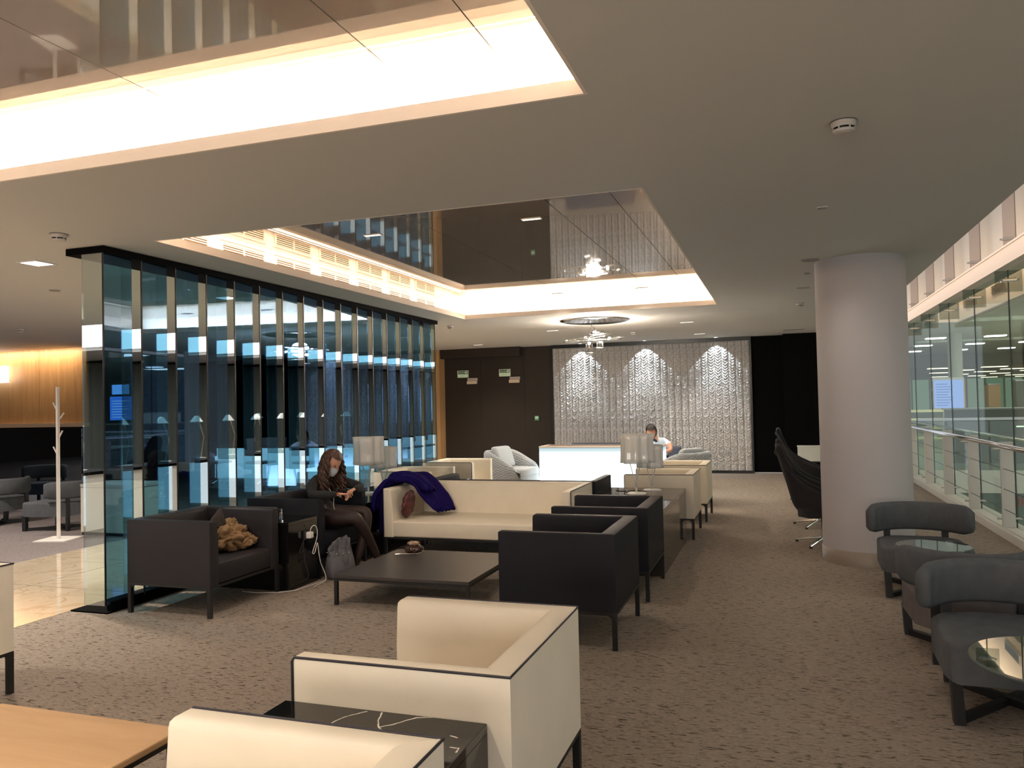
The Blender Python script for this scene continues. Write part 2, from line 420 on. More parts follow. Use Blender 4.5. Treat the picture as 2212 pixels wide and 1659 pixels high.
# luminous ceiling field behind the walkway
lum = struct(empty('trim_3')); lum['label'] = 'luminous ceiling field above the rear walkway'
for i in range(4):
    x = -17.5 + i * 2.1
    boxo('light_panel', (x + .005, x + 2.095, -3.19, .49, 2.94, 2.95), mat_emit('luminous_field', (1.0, 0.95, 0.96), 0.85), lum)
# ceiling joints (fine shadow gaps): access panel outline over the aisle
bm = B()
for a in ((-0.56, -0.10, 11.955, 11.965), (-0.56, -0.10, 16.85, 16.86), (-0.105, -0.097, 11.96, 16.86)):
    bx(bm, *a, CEIL - .002, CEIL + .004)
struct(finish(bm, 'trim_4', mat('joint_light', (0.62, 0.60, 0.56), .7)))['label'] = 'access panel outline in the ceiling near the woven wall'

# ------------------------------------------------------------------ walls
w_ = struct(empty('wall_back')); w_['label'] = 'dark end wall of brown and black panels'
for i, (a, b) in enumerate([(-7.52, -6.59), (-6.585, -5.53), (-5.525, -4.83)]):
    boxo('panel', (a, b, 17.3, 17.36, 0, CEIL), M_brown, w_)
boxo('panel', (-4.82, -0.53, 17.33, 17.36, 0, CEIL), M_black, w_)
boxo('panel', (-0.53, 0.13, 17.3, 17.36, 0, CEIL), M_black, w_)
boxo('panel', (0.13, 0.92, 17.0, 17.36, 0, CEIL), M_black, w_)
boxo('skirting_light', (-0.53, 0.13, 17.285, 17.3, 0, 0.02), mat('silver_skirting', (.6, .6, .62), .3, metal=.6), w_)
boxo('header_box', (-7.52, -5.56, 17.05, 17.3, 2.66, CEIL), M_brown, w_)
wr = struct(boxo('wall_right', (0.93, 1.05, 15.2, 17.36, 0, CEIL), M_white)); wr['label'] = 'pale return wall at the far right end'
wo = struct(empty('wall_left')); wo['label'] = 'oak veneer wall beyond the walkway'
x = -24.0
while x < -13.5:
    boxo('wood_panel', (x + .004, x + 1.231, 12.0, 12.05, 1.38, CEIL), M_wallwood, wo); x += 1.235
boxo('ledge', (-24, -12.87, 11.93, 12.05, 1.30, 1.38), mat('ledge_cream', (.55, .42, .3), .5), wo)
boxo('base_wall', (-24, -12.87, 12.0, 12.05, 0, 1.30), M_void, wo)
area('wall_wash_light', (-16.5, 11.8, 2.84), (7, .06), 42, (1, .76, .52), (0, 0.25, -1))
jb = struct(empty('trim_5')); jb['label'] = 'tall oak jamb beside the dark end wall'
boxo('wood_panel', (-8.05, -7.53, 17.0, 17.36, 0, CEIL), M_wallwood, jb)
lw_ = struct(boxo('wall_left', (-24.1, -24, -9.6, 17.4, 0, CEIL), M_brown)); lw_['label'] = 'far left wall in shadow'
lb = struct(boxo('wall_back', (-24, -8.05, 17.36, 17.45, 0, CEIL), M_black)); lb['label'] = 'dark wall behind the walkway end'
wf = struct(empty('wall_front')); wf['label'] = 'curtained wall behind the viewer'
boxo('panel', (-24, 2.5, -5.9, -5.8, 0, CEIL), M_brown, wf)
M_curt = mat('grey_green_curtain', (0.10, 0.11, 0.095), .9)
bm = B(); pts = []
for i in range(600):
    xx = -22 + i * 0.04; pts.append((xx, -5.65 + 0.06 * math.sin(i * 0.9) + 0.03 * math.sin(i * .31)))
vs0 = [bm.verts.new((p[0], p[1], 0.02)) for p in pts]; vs1 = [bm.verts.new((p[0], p[1], 2.8)) for p in pts]
for i in range(599): bm.faces.new((vs0[i], vs0[i + 1], vs1[i + 1], vs1[i]))
cur = finish(bm, 'curtain', M_curt, wf, smooth=True)

# ------------------------------------------------------------------ woven wall panel with three spots
wv = empty('woven_wall_panel', (0, 0, 0)); tag(wv, 'tall woven wall panel of silvery plaited straps lit from above', 'wall panel')
boxo('backing', (-4.82, -0.54, 17.24, 17.32, 0.02, 2.83), mat('woven_backing', (.17, .14, .11), .9), wv)
def strap_mesh(seed):
    """one plaited strap: overlapping slanted leaves, high along the middle, like a chevron"""
    rr = random.Random(seed); bm = B(); hw = 0.1427 / 2 - 0.003; p = 0.058
    k = 0
    while True:
        z = 0.02 + k * p; k += 1
        if z + 0.06 > 2.83: break
        for s in (-1, 1):
            j = rr.uniform(-.004, .004); q = rr.uniform(.85, 1.15)
            x0 = .0; xm = s * hw * .5; x1 = s * hw; rise = .052
            yl, yu = -.046 * q, -.010
            lo = [(x0, yl, z + j), (xm, yl * .95, z + rise * .5 + j), (x1, yl * .35, z + rise + j)]
            up = [(x0, yu, z + p + .004 + j), (xm, yu * .8, z + p + rise * .5 + .006 + j), (x1, -.001, z + p + rise + .004 + j)]
            bk = [(x0, -.006, z + j), (xm, -.005, z + rise * .5 + j), (x1, 0, z + rise + j)]
            L_ = [bm.verts.new(v) for v in lo]; U_ = [bm.verts.new(v) for v in up]; K_ = [bm.verts.new(v) for v in bk]
            for i in range(2):
                bm.faces.new((L_[i], L_[i + 1], U_[i + 1], U_[i])); bm.faces.new((K_[i], K_[i + 1], L_[i + 1], L_[i]))
    return bm
def woven_mat():
    mt, nt, b = nodes_mat('woven_strap')
    mp = mapping(nt, (1, 1, 1)); n = noise(nt, mp.outputs[0], 26, 3)
    r = ramp(nt, n.outputs['Fac'], [(0.35, (0.36, 0.33, 0.30)), (0.65, (0.62, 0.585, 0.55))])
    nt.links.new(r.outputs[0], b.inputs['Base Color']); b.inputs['Roughness'].default_value = 0.34; b.inputs['Specular IOR Level'].default_value = .8
    return mt
M_wov = woven_mat()
ms = []
for q in range(5):
    o = finish(strap_mesh(q), 'strap', M_wov, wv); ms.append(o.data); o.location = (-4.82 + 0.0713 + q * 0.1427, 17.238, 0)
for q in range(5, 30):
    o = bpy.data.objects.new('strap', ms[(q * 3 + q // 5) % 5]); C.objects.link(o); o.parent = wv; o.location = (-4.82 + 0.0713 + q * 0.1427, 17.238, 0)
bm = B(); bx(bm, -4.86, -4.82, 17.2, 17.34, 0, 2.87); bx(bm, -0.54, -0.50, 17.2, 17.34, 0, 2.87); bx(bm, -4.82, -0.54, 17.17, 17.34, 2.79, 2.87); bx(bm, -4.82, -.54, 17.17, 17.34, 0, .06)
finish(bm, 'frame', M_void, wv)
for x in (-4.13, -2.70, -1.20):
    spot('woven_spot_light', (x, 17.01, 2.84), (x, 17.22, 1.85), 15, (.76, .88, 1.0), math.radians(84), .06, .005)
    spot('woven_spot_light', (x, 16.80, 2.84), (x, 17.22, .95), 48, (.76, .88, 1.0), math.radians(62), 1.0, .01)
    l = empty('ceiling_spotlight', (x, 17.05, CEIL)); 
    pos = {-4.13: 'left', -2.70: 'middle', -1.20: 'right'}[x]
    tag(l, 'small recessed ceiling spot over the %s arch of light on the woven wall' % pos, 'ceiling light', 'spots over the woven wall')
    bm = B(); rings = lathe(bm, [(.05, -.006), (.05, 0), (.036, -.001)], 20); 
    finish(bm, 'bezel', M_white, l)
    bm = B(); disc(bm, 0, 0, -.004, -.002, .034, 20); finish(bm, 'lens', mat_emit('lens_cool', (.9, .95, 1), 3), l)

# ------------------------------------------------------------------ pillar
p = empty('pillar', (0.78, 8.25, 0)); tag(p, 'round grey plaster pillar with a bronze plinth ring', 'pillar', kind='structure')
bm = B(); lathe(bm, [(.404, 0.13), (.404, CEIL)], 96); finish(bm, 'shaft', M_pillar, p, smooth=True)
bm = B(); lathe(bm, [(.412, 0.0), (.412, 0.13), (.40, 0.134)], 96); finish(bm, 'plinth', M_plinth, p, smooth=True)

# ------------------------------------------------------------------ upholstered armchairs and sofas
def seat_unit(name, Dp, W, mt, pipe, seat_z=0.40, H=0.725, ta=0.085, tb=0.115, bars=(0,)):
    """faces +x, origin at the middle of its footprint"""
    t = empty(name); x0, x1, y0, y1 = -Dp / 2, Dp / 2, -W / 2, W / 2; zb = 0.235
    k = 0.035
    def profile(T, kk): return [(0, zb), (0, H - .010), (.003, H - .003), (.010, H), (T - .032, H), (T - .018, H - .003), (T - .006, H - .012), (T - .001, H - .030), (T + kk * .6, H - .18), (T + kk, zb)]
    def arm(s):
        """swept arm: mitred at the back corner, softly rounded at the front end"""
        bm = B(); pf = profile(ta, .022); secs = []
        def sec(fx, ins):
            row = []
            for off, z in pf:
                o2 = min(max(off, ins), (ta + .022) - ins) if ins else off; z2 = min(z, H - ins)
                row.append(bm.verts.new((fx(off), s * (W / 2 - o2), z2)))
            return row
        secs.append(sec(lambda off: x0 + off * (tb + k) / (ta + .022), 0))
        for xx, ins in ((x1 - .016, 0), (x1 - .007, .003), (x1 - .001, .008), (x1, .014)): secs.append(sec(lambda off, xx=xx: xx, ins))
        n = len(pf)
        for q0, q1 in zip(secs[:-1], secs[1:]):
            for i in range(n): bm.faces.new((q0[i], q0[(i + 1) % n], q1[(i + 1) % n], q1[i]))
        bm.faces.new(secs[0]); bm.faces.new(secs[-1][::-1])
        smooth_by_angle(finish(bm, 'armrest', mt, t), .75)
    arm(1); arm(-1)
    bm = B(); pf = profile(tb, k); secs = []
    for s in (-1, 1): secs.append([bm.verts.new((x0 + off, s * (W / 2 - off * (ta + .022) / (tb + k)), z)) for off, z in pf])
    n = len(pf)
    for i in range(n): bm.faces.new((secs[0][i], secs[0][(i + 1) % n], secs[1][(i + 1) % n], secs[1][i]))
    bm.faces.new(secs[0]); bm.faces.new(secs[1][::-1])
    smooth_by_angle(finish(bm, 'backrest', mt, t), .75)
    bm = B(); bx(bm, x0 + tb, x1 - .004, y0 + ta + .004, y1 - ta - .004, zb, seat_z, bev=.022, seg=3); smooth_by_angle(finish(bm, 'seat', mt, t), .5)
    bm = B(); h = H + .001
    if pipe:
        r = .0045
        tube(bm, [(x1 - .004, y0, zb + .01), (x1 - .003, y0, H - .015), (x1 - .012, y0, H - .002), (x0, y0, H - .002), (x0, y1, H - .002), (x1 - .012, y1, H - .002), (x1 - .003, y1, H - .015), (x1 - .004, y1, zb + .01)], r, 6)
        finish(bm, 'piping', M_pipe, t)
    else: bm.free()
    fr = .018
    bm = B()
    bx(bm, x0, x1, y0, y0 + .03, zb - fr, zb); bx(bm, x0, x1, y1 - .03, y1, zb - fr, zb)
    bx(bm, x0, x0 + .03, y0 + .03, y1 - .03, zb - fr, zb); bx(bm, x1 - .03, x1, y0 + .03, y1 - .03, zb - fr, zb)
    finish(bm, 'frame', M_leg, t)
    q = .030
    for sx in (x0, x1 - q):
        for sy in (y0, y1 - q):
            bm = B(); bx(bm, sx, sx + q, sy, sy + q, 0, zb - fr)
            # small gusset curve under the frame
            gx_ = sx + q if sx < 0 else sx; d = 1 if sx < 0 else -1
            a = [bm.verts.new((gx_, sy + yy, zz)) for yy in (.004, q - .004) for zz in (zb - fr, zb - fr - .025)]
            b_ = [bm.verts.new((gx_ + d * .025, sy + yy, zb - fr)) for yy in (.004, q - .004)]
            bm.faces.new((a[0], a[1], b_[0])); bm.faces.new((a[2], a[3], b_[1])); bm.faces.new((a[1], a[3], b_[1], b_[0]))
            finish(bm, 'leg', M_leg, t)
    return t
def place(t, x, y, rz, label, cat, group=None, first=False):
    o = t if first else copy_tree(t)
    o.location = (x, y, 0); o.rotation_euler = (0, 0, rz); tag(o, label, cat, group); return o
cream = seat_unit('armchair', 0.78, 0.865, M_beige, True)
G1 = 'cream armchairs'; G2 = 'dark armchairs'
# faces -x: rz = pi
place(cream, -1.19, 2.725, PI, 'cream armchair with black piping in the foreground behind the black marble table', 'armchair', G1, True)
place(cream, -1.21, 1.40, PI, 'nearest cream armchair, cut by the bottom edge, in front of the black marble table', 'armchair', G1)
place(cream, -4.50, 2.89, PI, 'cream armchair half out of view at the left edge above the oak table', 'armchair', G1)
place(cream, -1.31, 9.42, PI, 'cream armchair directly behind the long smoked glass table with the lamps', 'armchair', G1)
place(cream, -1.28, 10.75, PI, 'cream armchair farthest back in the aisle row, near the glowing desk', 'armchair', G1)
place(cream, -4.59, 9.53, 0, 'cream armchair beside the glass partition, just beyond the pair of left lamps', 'armchair', G1)
place(cream, -4.62, 11.08, 0, 'cream armchair at the far end of the glass partition next to the grey tub chair', 'armchair', G1)
dk = seat_unit('armchair', 0.78, 0.865, M_dark, False)
place(dk, -4.455, 5.315, 0, 'dark aubergine armchair with a tan jacket on its seat', 'armchair', G2, True)
nv = seat_unit('armchair', 0.78, 0.865, M_navy, False)
place(nv, -4.39, 6.70, 0, 'charcoal armchair that the seated woman sits in', 'armchair', G2, True)
place(nv, -1.385, 5.33, PI, 'charcoal armchair at the right end of the low coffee table, nearer of the aisle pair', 'armchair', G2)
place(nv, -1.375, 6.58, PI, 'charcoal armchair between the nearer charcoal one and the smoked glass table', 'armchair', G2)
sofa = seat_unit('sofa', 0.90, 1.975, M_beige, True, seat_z=.395, ta=.09, tb=.12)
place(sofa, -2.86, 7.66, -PI / 2, 'long cream sofa with black piping facing the coffee table', 'sofa', None, True)
sofa2 = seat_unit('sofa', 0.82, 1.975, M_navy, False, seat_z=.395, ta=.09, tb=.12)
place(sofa2, -2.83, 8.56, PI / 2, 'dark sofa standing back to back with the cream sofa', 'sofa', None, True)

# ------------------------------------------------------------------ tables
def waterfall(name, x0, x1, y0, y1, h, mt, label, cat='side table', side=None, th=.03, solid=True):
    t = empty(name, ((x0 + x1) / 2, (y0 + y1) / 2, 0)); a, b = (x1 - x0) / 2, (y1 - y0) / 2
    boxo('tabletop', (-a, a, -b, b, h - th, h), mt, t, bev=.002, seg=1)
    sm = side or mt
    boxo('side_panel', (-a, -a + th, -b, b, 0, h - th), sm, t); boxo('side_panel', (a - th, a, -b, b, 0, h - th), sm, t)
    if solid:
        boxo('end_panel', (-a + th, a - th, -b, -b + .02, 0.0, h - th), sm, t); boxo('end_panel', (-a + th, a - th, b - .02, b, 0.0, h - th), sm, t)
    tag(t, label, cat); return t
waterfall('side_table', -1.60, -.875, 1.84, 2.285, .58, M_marble, 'black marble side table with white veins between the two front cream armchairs')
waterfall('side_table', -4.72, -4.0, 5.79, 6.235, .585, M_gloss_black, 'black lacquered side table with a white charger, beside the seated woman')
waterfall('side_table', -4.80, -4.02, 7.17, 8.75, .58, M_gloss_black, 'black lacquered table carrying the two lamps by the glass partition')
waterfall('side_table', -1.84, -1.0, 7.06, 8.94, .58, M_smoke, 'long smoked glass table carrying the two lamps beside the aisle', side=M_smoke)
waterfall('side_table', -4.95, -4.25, 10.02, 10.58, .5, M_gloss_black, 'small black side table between the two far cream armchairs')
ct = empty('coffee_table', (-2.80, 6.05, 0)); tag(ct, 'low wide dark brown coffee table on thin black legs', 'coffee table')
boxo('tabletop', (-.575, .575, -.565, .565, .212, .238), M_tabletop, ct, bev=.002, seg=1)
bm = B(); a, b_ = .575, .565
bx(bm, -a, a, -b_, -b_ + .025, .192, .212); bx(bm, -a, a, b_ - .025, b_, .192, .212); bx(bm, -a, -a + .025, -b_ + .025, b_ - .025, .192, .212); bx(bm, a - .025, a, -b_ + .025, b_ - .025, .192, .212)
finish(bm, 'frame', M_leg, ct)
for sx in (-a, a - .028):
    for sy in (-b_, b_ - .028): boxo('leg', (sx, sx + .028, sy, sy + .028, 0, .192), M_leg, ct)
wt = empty('coffee_table', (-2.44, 1.62, 0)); tag(wt, 'oak topped coffee table at the bottom left corner', 'coffee table')
bm = B(); bx(bm, -.43, .43, -.65, .65, .425, .45, bev=.006, seg=2); finish(bm, 'tabletop', M_tablewood, wt)
bm = B(); bx(bm, -.42, .42, -.64, .64, .405, .425); finish(bm, 'frame', M_leg, wt)
for sx in (-.42, .39):
    for sy in (-.64, .61): boxo('leg', (sx, sx + .03, sy, sy + .03, 0, .405), M_leg, wt)

# ------------------------------------------------------------------ lamps with wavy glass shades
def shade_mat():
    mt, nt, b = nodes_mat('milky_glass'); nt.nodes.remove(b)
    t = nt.nodes.new('ShaderNodeBsdfTranslucent'); t.inputs[0].default_value = (.99, .98, .96, 1)
    d = nt.nodes.new('ShaderNodeBsdfDiffuse'); d.inputs[0].default_value = (.93, .92, .89, 1)
    tr = nt.nodes.new('ShaderNodeBsdfTransparent'); tr.inputs[0].default_value = (.95, .93, .9, 1)
    g = nt.nodes.new('ShaderNodeBsdfGlossy'); g.inputs['Roughness'].default_value = .05
    m1 = nt.nodes.new('ShaderNodeMixShader'); m1.inputs[0].default_value = .15; m2 = nt.nodes.new('ShaderNodeMixShader'); m2.inputs[0].default_value = .20
    m3 = nt.nodes.new('ShaderNodeMixShader'); m3.inputs[0].default_value = .04
    nt.links.new(d.outputs[0], m1.inputs[1]); nt.links.new(t.outputs[0], m1.inputs[2])
    nt.links.new(m1.outputs[0], m2.inputs[1]); nt.links.new(tr.outputs[0], m2.inputs[2])
    nt.links.new(m2.outputs[0], m3.inputs[1]); nt.links.new(g.outputs[0], m3.inputs[2])
    nt.links.new(m3.outputs[0], nt.nodes['Material Output'].inputs[0]); return mt
M_shade = shade_mat()
M_lampbase = mat('lamp_enamel', (.62, .60, .56), .35)
def lamp(x, y, z, h, sw, sh, rot, label, base=.105, metal=None):
    """h total height, sw shade width, sh shade height"""
    metal = metal or M_lampbase
    t = empty('table_lamp', (x, y, z), rot); tag(t, label, 'lamp', 'table lamps with wavy glass shades')
    bm = B(); lathe(bm, [(0.0, 0), (base, 0), (base, .010), (base * .9, .016), (.012, .020), (0.0, .021)], 32); finish(bm, 'base', metal, t, smooth=False)
    zs = h - sh
    bm = B(); tube(bm, [(0, 0, .018), (0, 0, zs * .36)], .010, 10); finish(bm, 'stem', metal, t)
    for k in range(3):
        a = k * 2 * PI / 3 + .5
        g_s = sw / .4
        bm = B(); tube(bm, [(.006 * math.cos(a), .006 * math.sin(a), zs * .22), (.014 * math.cos(a), .014 * math.sin(a), zs * .42), (.062 * math.cos(a) * g_s, .062 * math.sin(a) * g_s, zs * .92), (.088 * math.cos(a) * g_s, .088 * math.sin(a) * g_s, zs + sh * .18), (.082 * math.cos(a) * g_s, .082 * math.sin(a) * g_s, zs + sh * .42)], .0052, 8)
        br = finish(bm, 'branch', metal, t, smooth=True)
        bm = B(); bmesh.ops.create_uvsphere(bm, u_segments=12, v_segments=8, radius=.028 * sw / .4)
        for v in bm.verts: v.co = Vector((v.co.x + .088 * math.cos(a) * sw / .4, v.co.y + .088 * math.sin(a) * sw / .4, v.co.z * 1.5 + zs + sh * .52))
        finish(bm, 'bulb', mat('opal_bulb', (.5, .45, .4), .4), br, smooth=True)
    bm = B(); n = 96
    f_ = lambda a, zz: 1 + .15 * math.cos(3 * a) + .10 * math.cos(8 * a + 1) + .04 * math.sin(5 * a)
    rr = sw / 2 / 1.13
    outer = [(rr * (1.0 - .05 * math.sin(i / 6 * PI)) , zs + sh * i / 6) for i in range(7)]
    ro = lathe(bm, outer, n, fn=f_)
    sh_ = finish(bm, 'lamp_shade', M_shade, t, smooth=True)
    so = sh_.modifiers.new('solid', 'SOLIDIFY'); so.thickness = .004
    bm = B(); pts = [(rr * f_(2 * PI * k / n, 0) * math.cos(2 * PI * k / n), rr * f_(2 * PI * k / n, 0) * math.sin(2 * PI * k / n), h) for k in range(n)]
    tube(bm, pts, .0035, 6, closed=True); finish(bm, 'rim', mat('rim_white', (.8, .78, .75), .3), sh_)
    return t
lamp(-1.44, 8.30, .58, .635, .37, .305, .4, 'taller wavy glass table lamp nearer the viewer on the smoked glass table')
lamp(-1.33, 8.66, .58, .495, .30, .245, 1.0, 'shorter wavy glass table lamp behind the taller one on the smoked glass table', base=.10)
lamp(-4.42, 7.94, .58, .64, .36, .31, .9, 'taller wavy glass table lamp beside the glass partition, left of its shorter twin')
lamp(-4.50, 8.45, .58, .50, .33, .25, .2, 'shorter wavy glass table lamp beside the glass partition, behind the taller one', base=.11)
for (x, y, r_, lb_) in ((-1.66, 8.62, .055, 'small black flush power port at the left of the smoked glass table'), (-1.50, 8.52, .085, 'larger black flush ring in the smoked glass table top between the lamps')):
    t = empty('power_port', (x, y, .58)); tag(t, lb_, 'power port')
    bm = B(); n = 28; q = [(r_ * math.cos(2 * PI * k / n), r_ * math.sin(2 * PI * k / n), .003) for k in range(n)]; tube(bm, q, .005, 6, closed=True); finish(bm, 'ring', M_void, t)
    bm = B(); disc(bm, 0, 0, 0, .002, r_ - .004, 24); finish(bm, 'lid', M_smoke if r_ > .06 else M_void, t)

# ------------------------------------------------------------------ glowing desk
def desk_glow():
    mt = bpy.data.materials.new('backlit_acrylic'); mt.use_nodes = True; nt = mt.node_tree; nt.nodes.clear()
    tc = nt.nodes.new('ShaderNodeTexCoord'); sp = nt.nodes.new('ShaderNodeSeparateXYZ'); nt.links.new(tc.outputs['Object'], sp.inputs[0])
    e = nt.nodes.new('ShaderNodeEmission'); e.inputs[0].default_value = (.80, .96, 1.0, 1)
    r = ramp(nt, sp.outputs['Z'], [(.30, (1, 1, 1)), (.62, (.42, .42, .42)), (.745, (.13, .13, .13))])
    mu = nt.nodes.new('ShaderNodeMath'); mu.operation = 'MULTIPLY'; mu.inputs[1].default_value = 3.2
    nt.links.new(r.outputs[0], mu.inputs[0]); nt.links.new(mu.outputs[0], e.inputs[1])
    o = nt.nodes.new('ShaderNodeOutputMaterial'); nt.links.new(e.outputs[0], o.inputs[0]); return mt
M_deskglow = desk_glow()
d = empty('reception_desk', (-2.87, 13.3, 0)); tag(d, 'white glowing backlit desk with a wooden rimmed top in front of the woven wall', 'desk')
boxo('front_panel', (-1.045, 1.045, -.30, -.28, 0.0, .775), M_deskglow, d)
boxo('side_panel', (-1.045, -1.025, -.28, .24, 0, .775), M_deskglow, d); boxo('side_panel', (1.025, 1.045, -.28, .24, 0, .775), M_deskglow, d)
boxo('upper_band', (-1.047, 1.047, -.302, .24, .775, .795), mat_emit('backlit_band', (.62, .85, .90), .36), d)
boxo('rim', (-1.05, 1.05, -.305, .26, .795, .822), mat('desk_rim', (.66, .55, .44), .4), d, bev=.003, seg=1)
boxo('inset', (-.95, .95, -.24, .20, .822, .824), mat('desk_inset', (.10, .06, .045), .4), d)

# ------------------------------------------------------------------ tub chairs
def quilt_mat():
    mt, nt, b = nodes_mat('quilted_grey_knit')
    b.inputs['Base Color'].default_value = (.40, .42, .43, 1); b.inputs['Roughness'].default_value = .9; b.inputs['Specular IOR Level'].default_value = .1
    tc = nt.nodes.new('ShaderNodeTexCoord')
    hs = []
    for rot in (.5, -.5):
        mp = nt.nodes.new('ShaderNodeMapping'); mp.inputs['Rotation'].default_value = (rot, rot * .7, 0); nt.links.new(tc.outputs['Object'], mp.inputs['Vector'])
        wv_ = nt.nodes.new('ShaderNodeTexWave'); wv_.bands_direction = 'Z'; wv_.inputs['Scale'].default_value = 9; nt.links.new(mp.outputs[0], wv_.inputs['Vector']); hs.append(wv_)
    c = mixc(nt, 1, hs[0].outputs['Color'], hs[1].outputs['Color'], 'DARKEN')
    bp = nt.nodes.new('ShaderNodeBump'); bp.inputs['Strength'].default_value = .7; bp.inputs['Distance'].default_value = .012
    nt.links.new(c, bp.inputs['Height']); nt.links.new(bp.outputs['Normal'], b.inputs['Normal']); return mt
M_quilt = quilt_mat()
def tub_chair(x, y, rz, label, tagged):
    t = empty('tub_chair', (x, y, 0), rz); tag(t, label, 'tub chair', 'grey quilted tub chairs')
    # faces +x; shell wraps around the back
    bm = B(); n = 44; A = math.radians(138); rows = []
    def ro(a): return .435 / (abs(math.cos(a)) ** 3.2 + abs(math.sin(a)) ** 3.2) ** (1 / 3.2)
    for i in range(n + 1):
        a = PI - A + 2 * A * i / n; u = abs(i / n * 2 - 1)
        h = .77 - .30 * max(0, (u - .38) / .62) ** 1.2 - (.12 * max(0, (u - .85) / .15) ** 2)
        ca, sa = math.cos(a), math.sin(a); o_ = ro(a); th = .085
        pr_ = [(o_ - .10, .05), (o_ - .03, .20), (o_, .42), (o_ + .0, h - .05), (o_ - .02, h - .012), (o_ - th / 2, h), (o_ - th + .01, h - .015), (o_ - th - .01, h - .06), (o_ - th - .02, .38)]
        rows.append([bm.verts.new((r * ca, r * sa, z)) for r, z in pr_])
    for i in range(n):
        for k in range(8): bm.faces.new((rows[i][k], rows[i + 1][k], rows[i + 1][k + 1], rows[i][k + 1]))
    bm.faces.new(rows[0]); bm.faces.new(rows[-1][::-1])
    finish(bm, 'shell', M_quilt, t, smooth=True)
    bm = B(); q = [(max(-.40, min(.42, ro(a_) * .9 * math.cos(a_))) + .02, ro(a_) * .86 * math.sin(a_)) for a_ in [2 * PI * k / 40 for k in range(40)]]
    prism(bm, q, .06, .37); finish(bm, 'base', M_quilt, t)
    q2 = [(c_[0] * .97 + .03, c_[1] * .9) for c_ in q]
    bm = B(); prism(bm, q2, .37, .47, bev=.035, seg=3); smooth_by_angle(finish(bm, 'seat_cushion', M_greywool, t), .7)
    bm = B(); bx(bm, -.20, -.05, -.24, .24, .47, .80, bev=.06, seg=3)
    for v in bm.verts:
        k = (v.co.z - .47) / .33; v.co.x += -.12 * k; v.co.z += .04 * abs(v.co.y) / .24 * k
    smooth_by_angle(finish(bm, 'pillow', M_greywool, t), .8)
    for s in (-.3, .3):
        for s2 in (-.28, .3): boxo('foot', (s2 - .02, s2 + .02, s - .02, s + .02, 0, .06), M_leg, t)
    if tagged: boxo('label_tab', (-.05, .01, -.440, -.432, .17, .19), M_void, t)
    return t
tub_chair(-4.36, 12.86, math.radians(-14), 'pale grey quilted tub chair left of the glowing desk', True)
tub_chair(-1.47, 12.32, math.radians(150), 'pale grey quilted tub chair at the right of the glowing desk, behind the cream armchairs', False)
bn = empty('bench', (-3.25, 15.6, 0)); tag(bn, 'low slate blue bench back showing above the glowing desk', 'bench')
M_blue = mat('slate_blue_fabric', (.065, .075, .105), .8)
boxo('backrest', (-.75, .65, -.06, .06, .3, .74), M_blue, bn, bev=.02); boxo('seat', (-.75, .65, .06, .6, .18, .42), M_blue, bn, bev=.03); boxo('base', (-.7, .6, .0, .55, 0, .18), M_leg, bn)

# ------------------------------------------------------------------ low round-back lounge chairs at the right
def round_back(x, y, rz, label, seat_m=None):
    t = empty('lounge_chair', (x, y, 0), rz); t.scale = (.81, 1, 1); tag(t, label, 'chair', 'low grey lounge chairs with curved backs')
    # faces -y ; width along x
    sm = seat_m or M_slate
    hw = .40; n = 20; pts = []
    prof = [(-.40, -.20), (-.385, -.30), (-.34, -.325), (.34, -.325), (.385, -.30), (.40, -.20), (.385, .20), (.30, .31), (.15, .345), (-.15, .345), (-.30, .31), (-.385, .20)]
    bm = B(); prism(bm, prof, .195, .385, bev=.03, seg=3); so_ = smooth_by_angle(finish(bm, 'seat', sm, t), .7)
    # curved backrest band
    bm = B(); n = 28; rows = []
    for i in range(n + 1):
        u = i / n * 2 - 1; xx = .455 * math.sin(u * 1.18) / math.sin(1.18)
        yy = .40 - .40 * (1 - math.cos(u * 1.18)) / (1 - math.cos(1.18)) * .80
        nrm = Vector((math.sin(u * .95), math.cos(u * .95)))
        e = 1 - .25 * max(0, (abs(u) - .8) / .2) ** 2
        th = .045; hz = .115 * e; zc = .545
        ring = []
        for (a, b2) in ((-.5, -1), (-1, -.78), (-1, .70), (-.6, .95), (.4, 1), (1, .75), (1, -.75), (.5, -1)):
            ring.append(bm.verts.new((xx + nrm.x * th * a, yy + nrm.y * th * a, zc + hz * b2)))
        rows.append(ring)
    for i in range(n):
        for k in range(8): bm.faces.new((rows[i][k], rows[i][(k + 1) % 8], rows[i + 1][(k + 1) % 8], rows[i + 1][k]))
    bm.faces.new(rows[0]); bm.faces.new(rows[-1][::-1]); finish(bm, 'backrest', M_slate, t, smooth=True)
    for px, py in ((-.27, .315), (.27, .315), (.07, .36)):
        if px == .07 : continue
        bm = B(); bx(bm, px - .03, px + .03, py - .012, py + .02, .0, .52); finish(bm, 'rear_leg', M_leg, t)
    for s in (-1, 1):
        bm = B(); bx(bm, s * .35 - .03, s * .35 + .03, -.31, -.255, 0, .20)
        for v in bm.verts:
            if v.co.z > .1: v.co.x += s * .012
        finish(bm, 'front_leg', M_leg, t)
        a = Vector((s * .35, -.28)); b2 = Vector((-s * .27, .32)); dd = (b2 - a).normalized(); nn = Vector((-dd.y, dd.x)) * .022
        bm = B(); prism(bm, [tuple(a + nn), tuple(a - nn), tuple(b2 - nn), tuple(b2 + nn)], 0, .035 + s * .002); finish(bm, 'floor_bar', M_leg, t)
    return t
round_back(1.06, 7.02, 0, 'grey curved-back lounge chair nearest the pillar, facing the viewer', M_slate)
round_back(1.05, 5.45, PI, 'grey and taupe lounge chair turned away, between the two that face the viewer', M_slate2)
round_back(1.055, 4.52, 0, 'large near grey curved-back lounge chair behind the front glass table', M_slate)
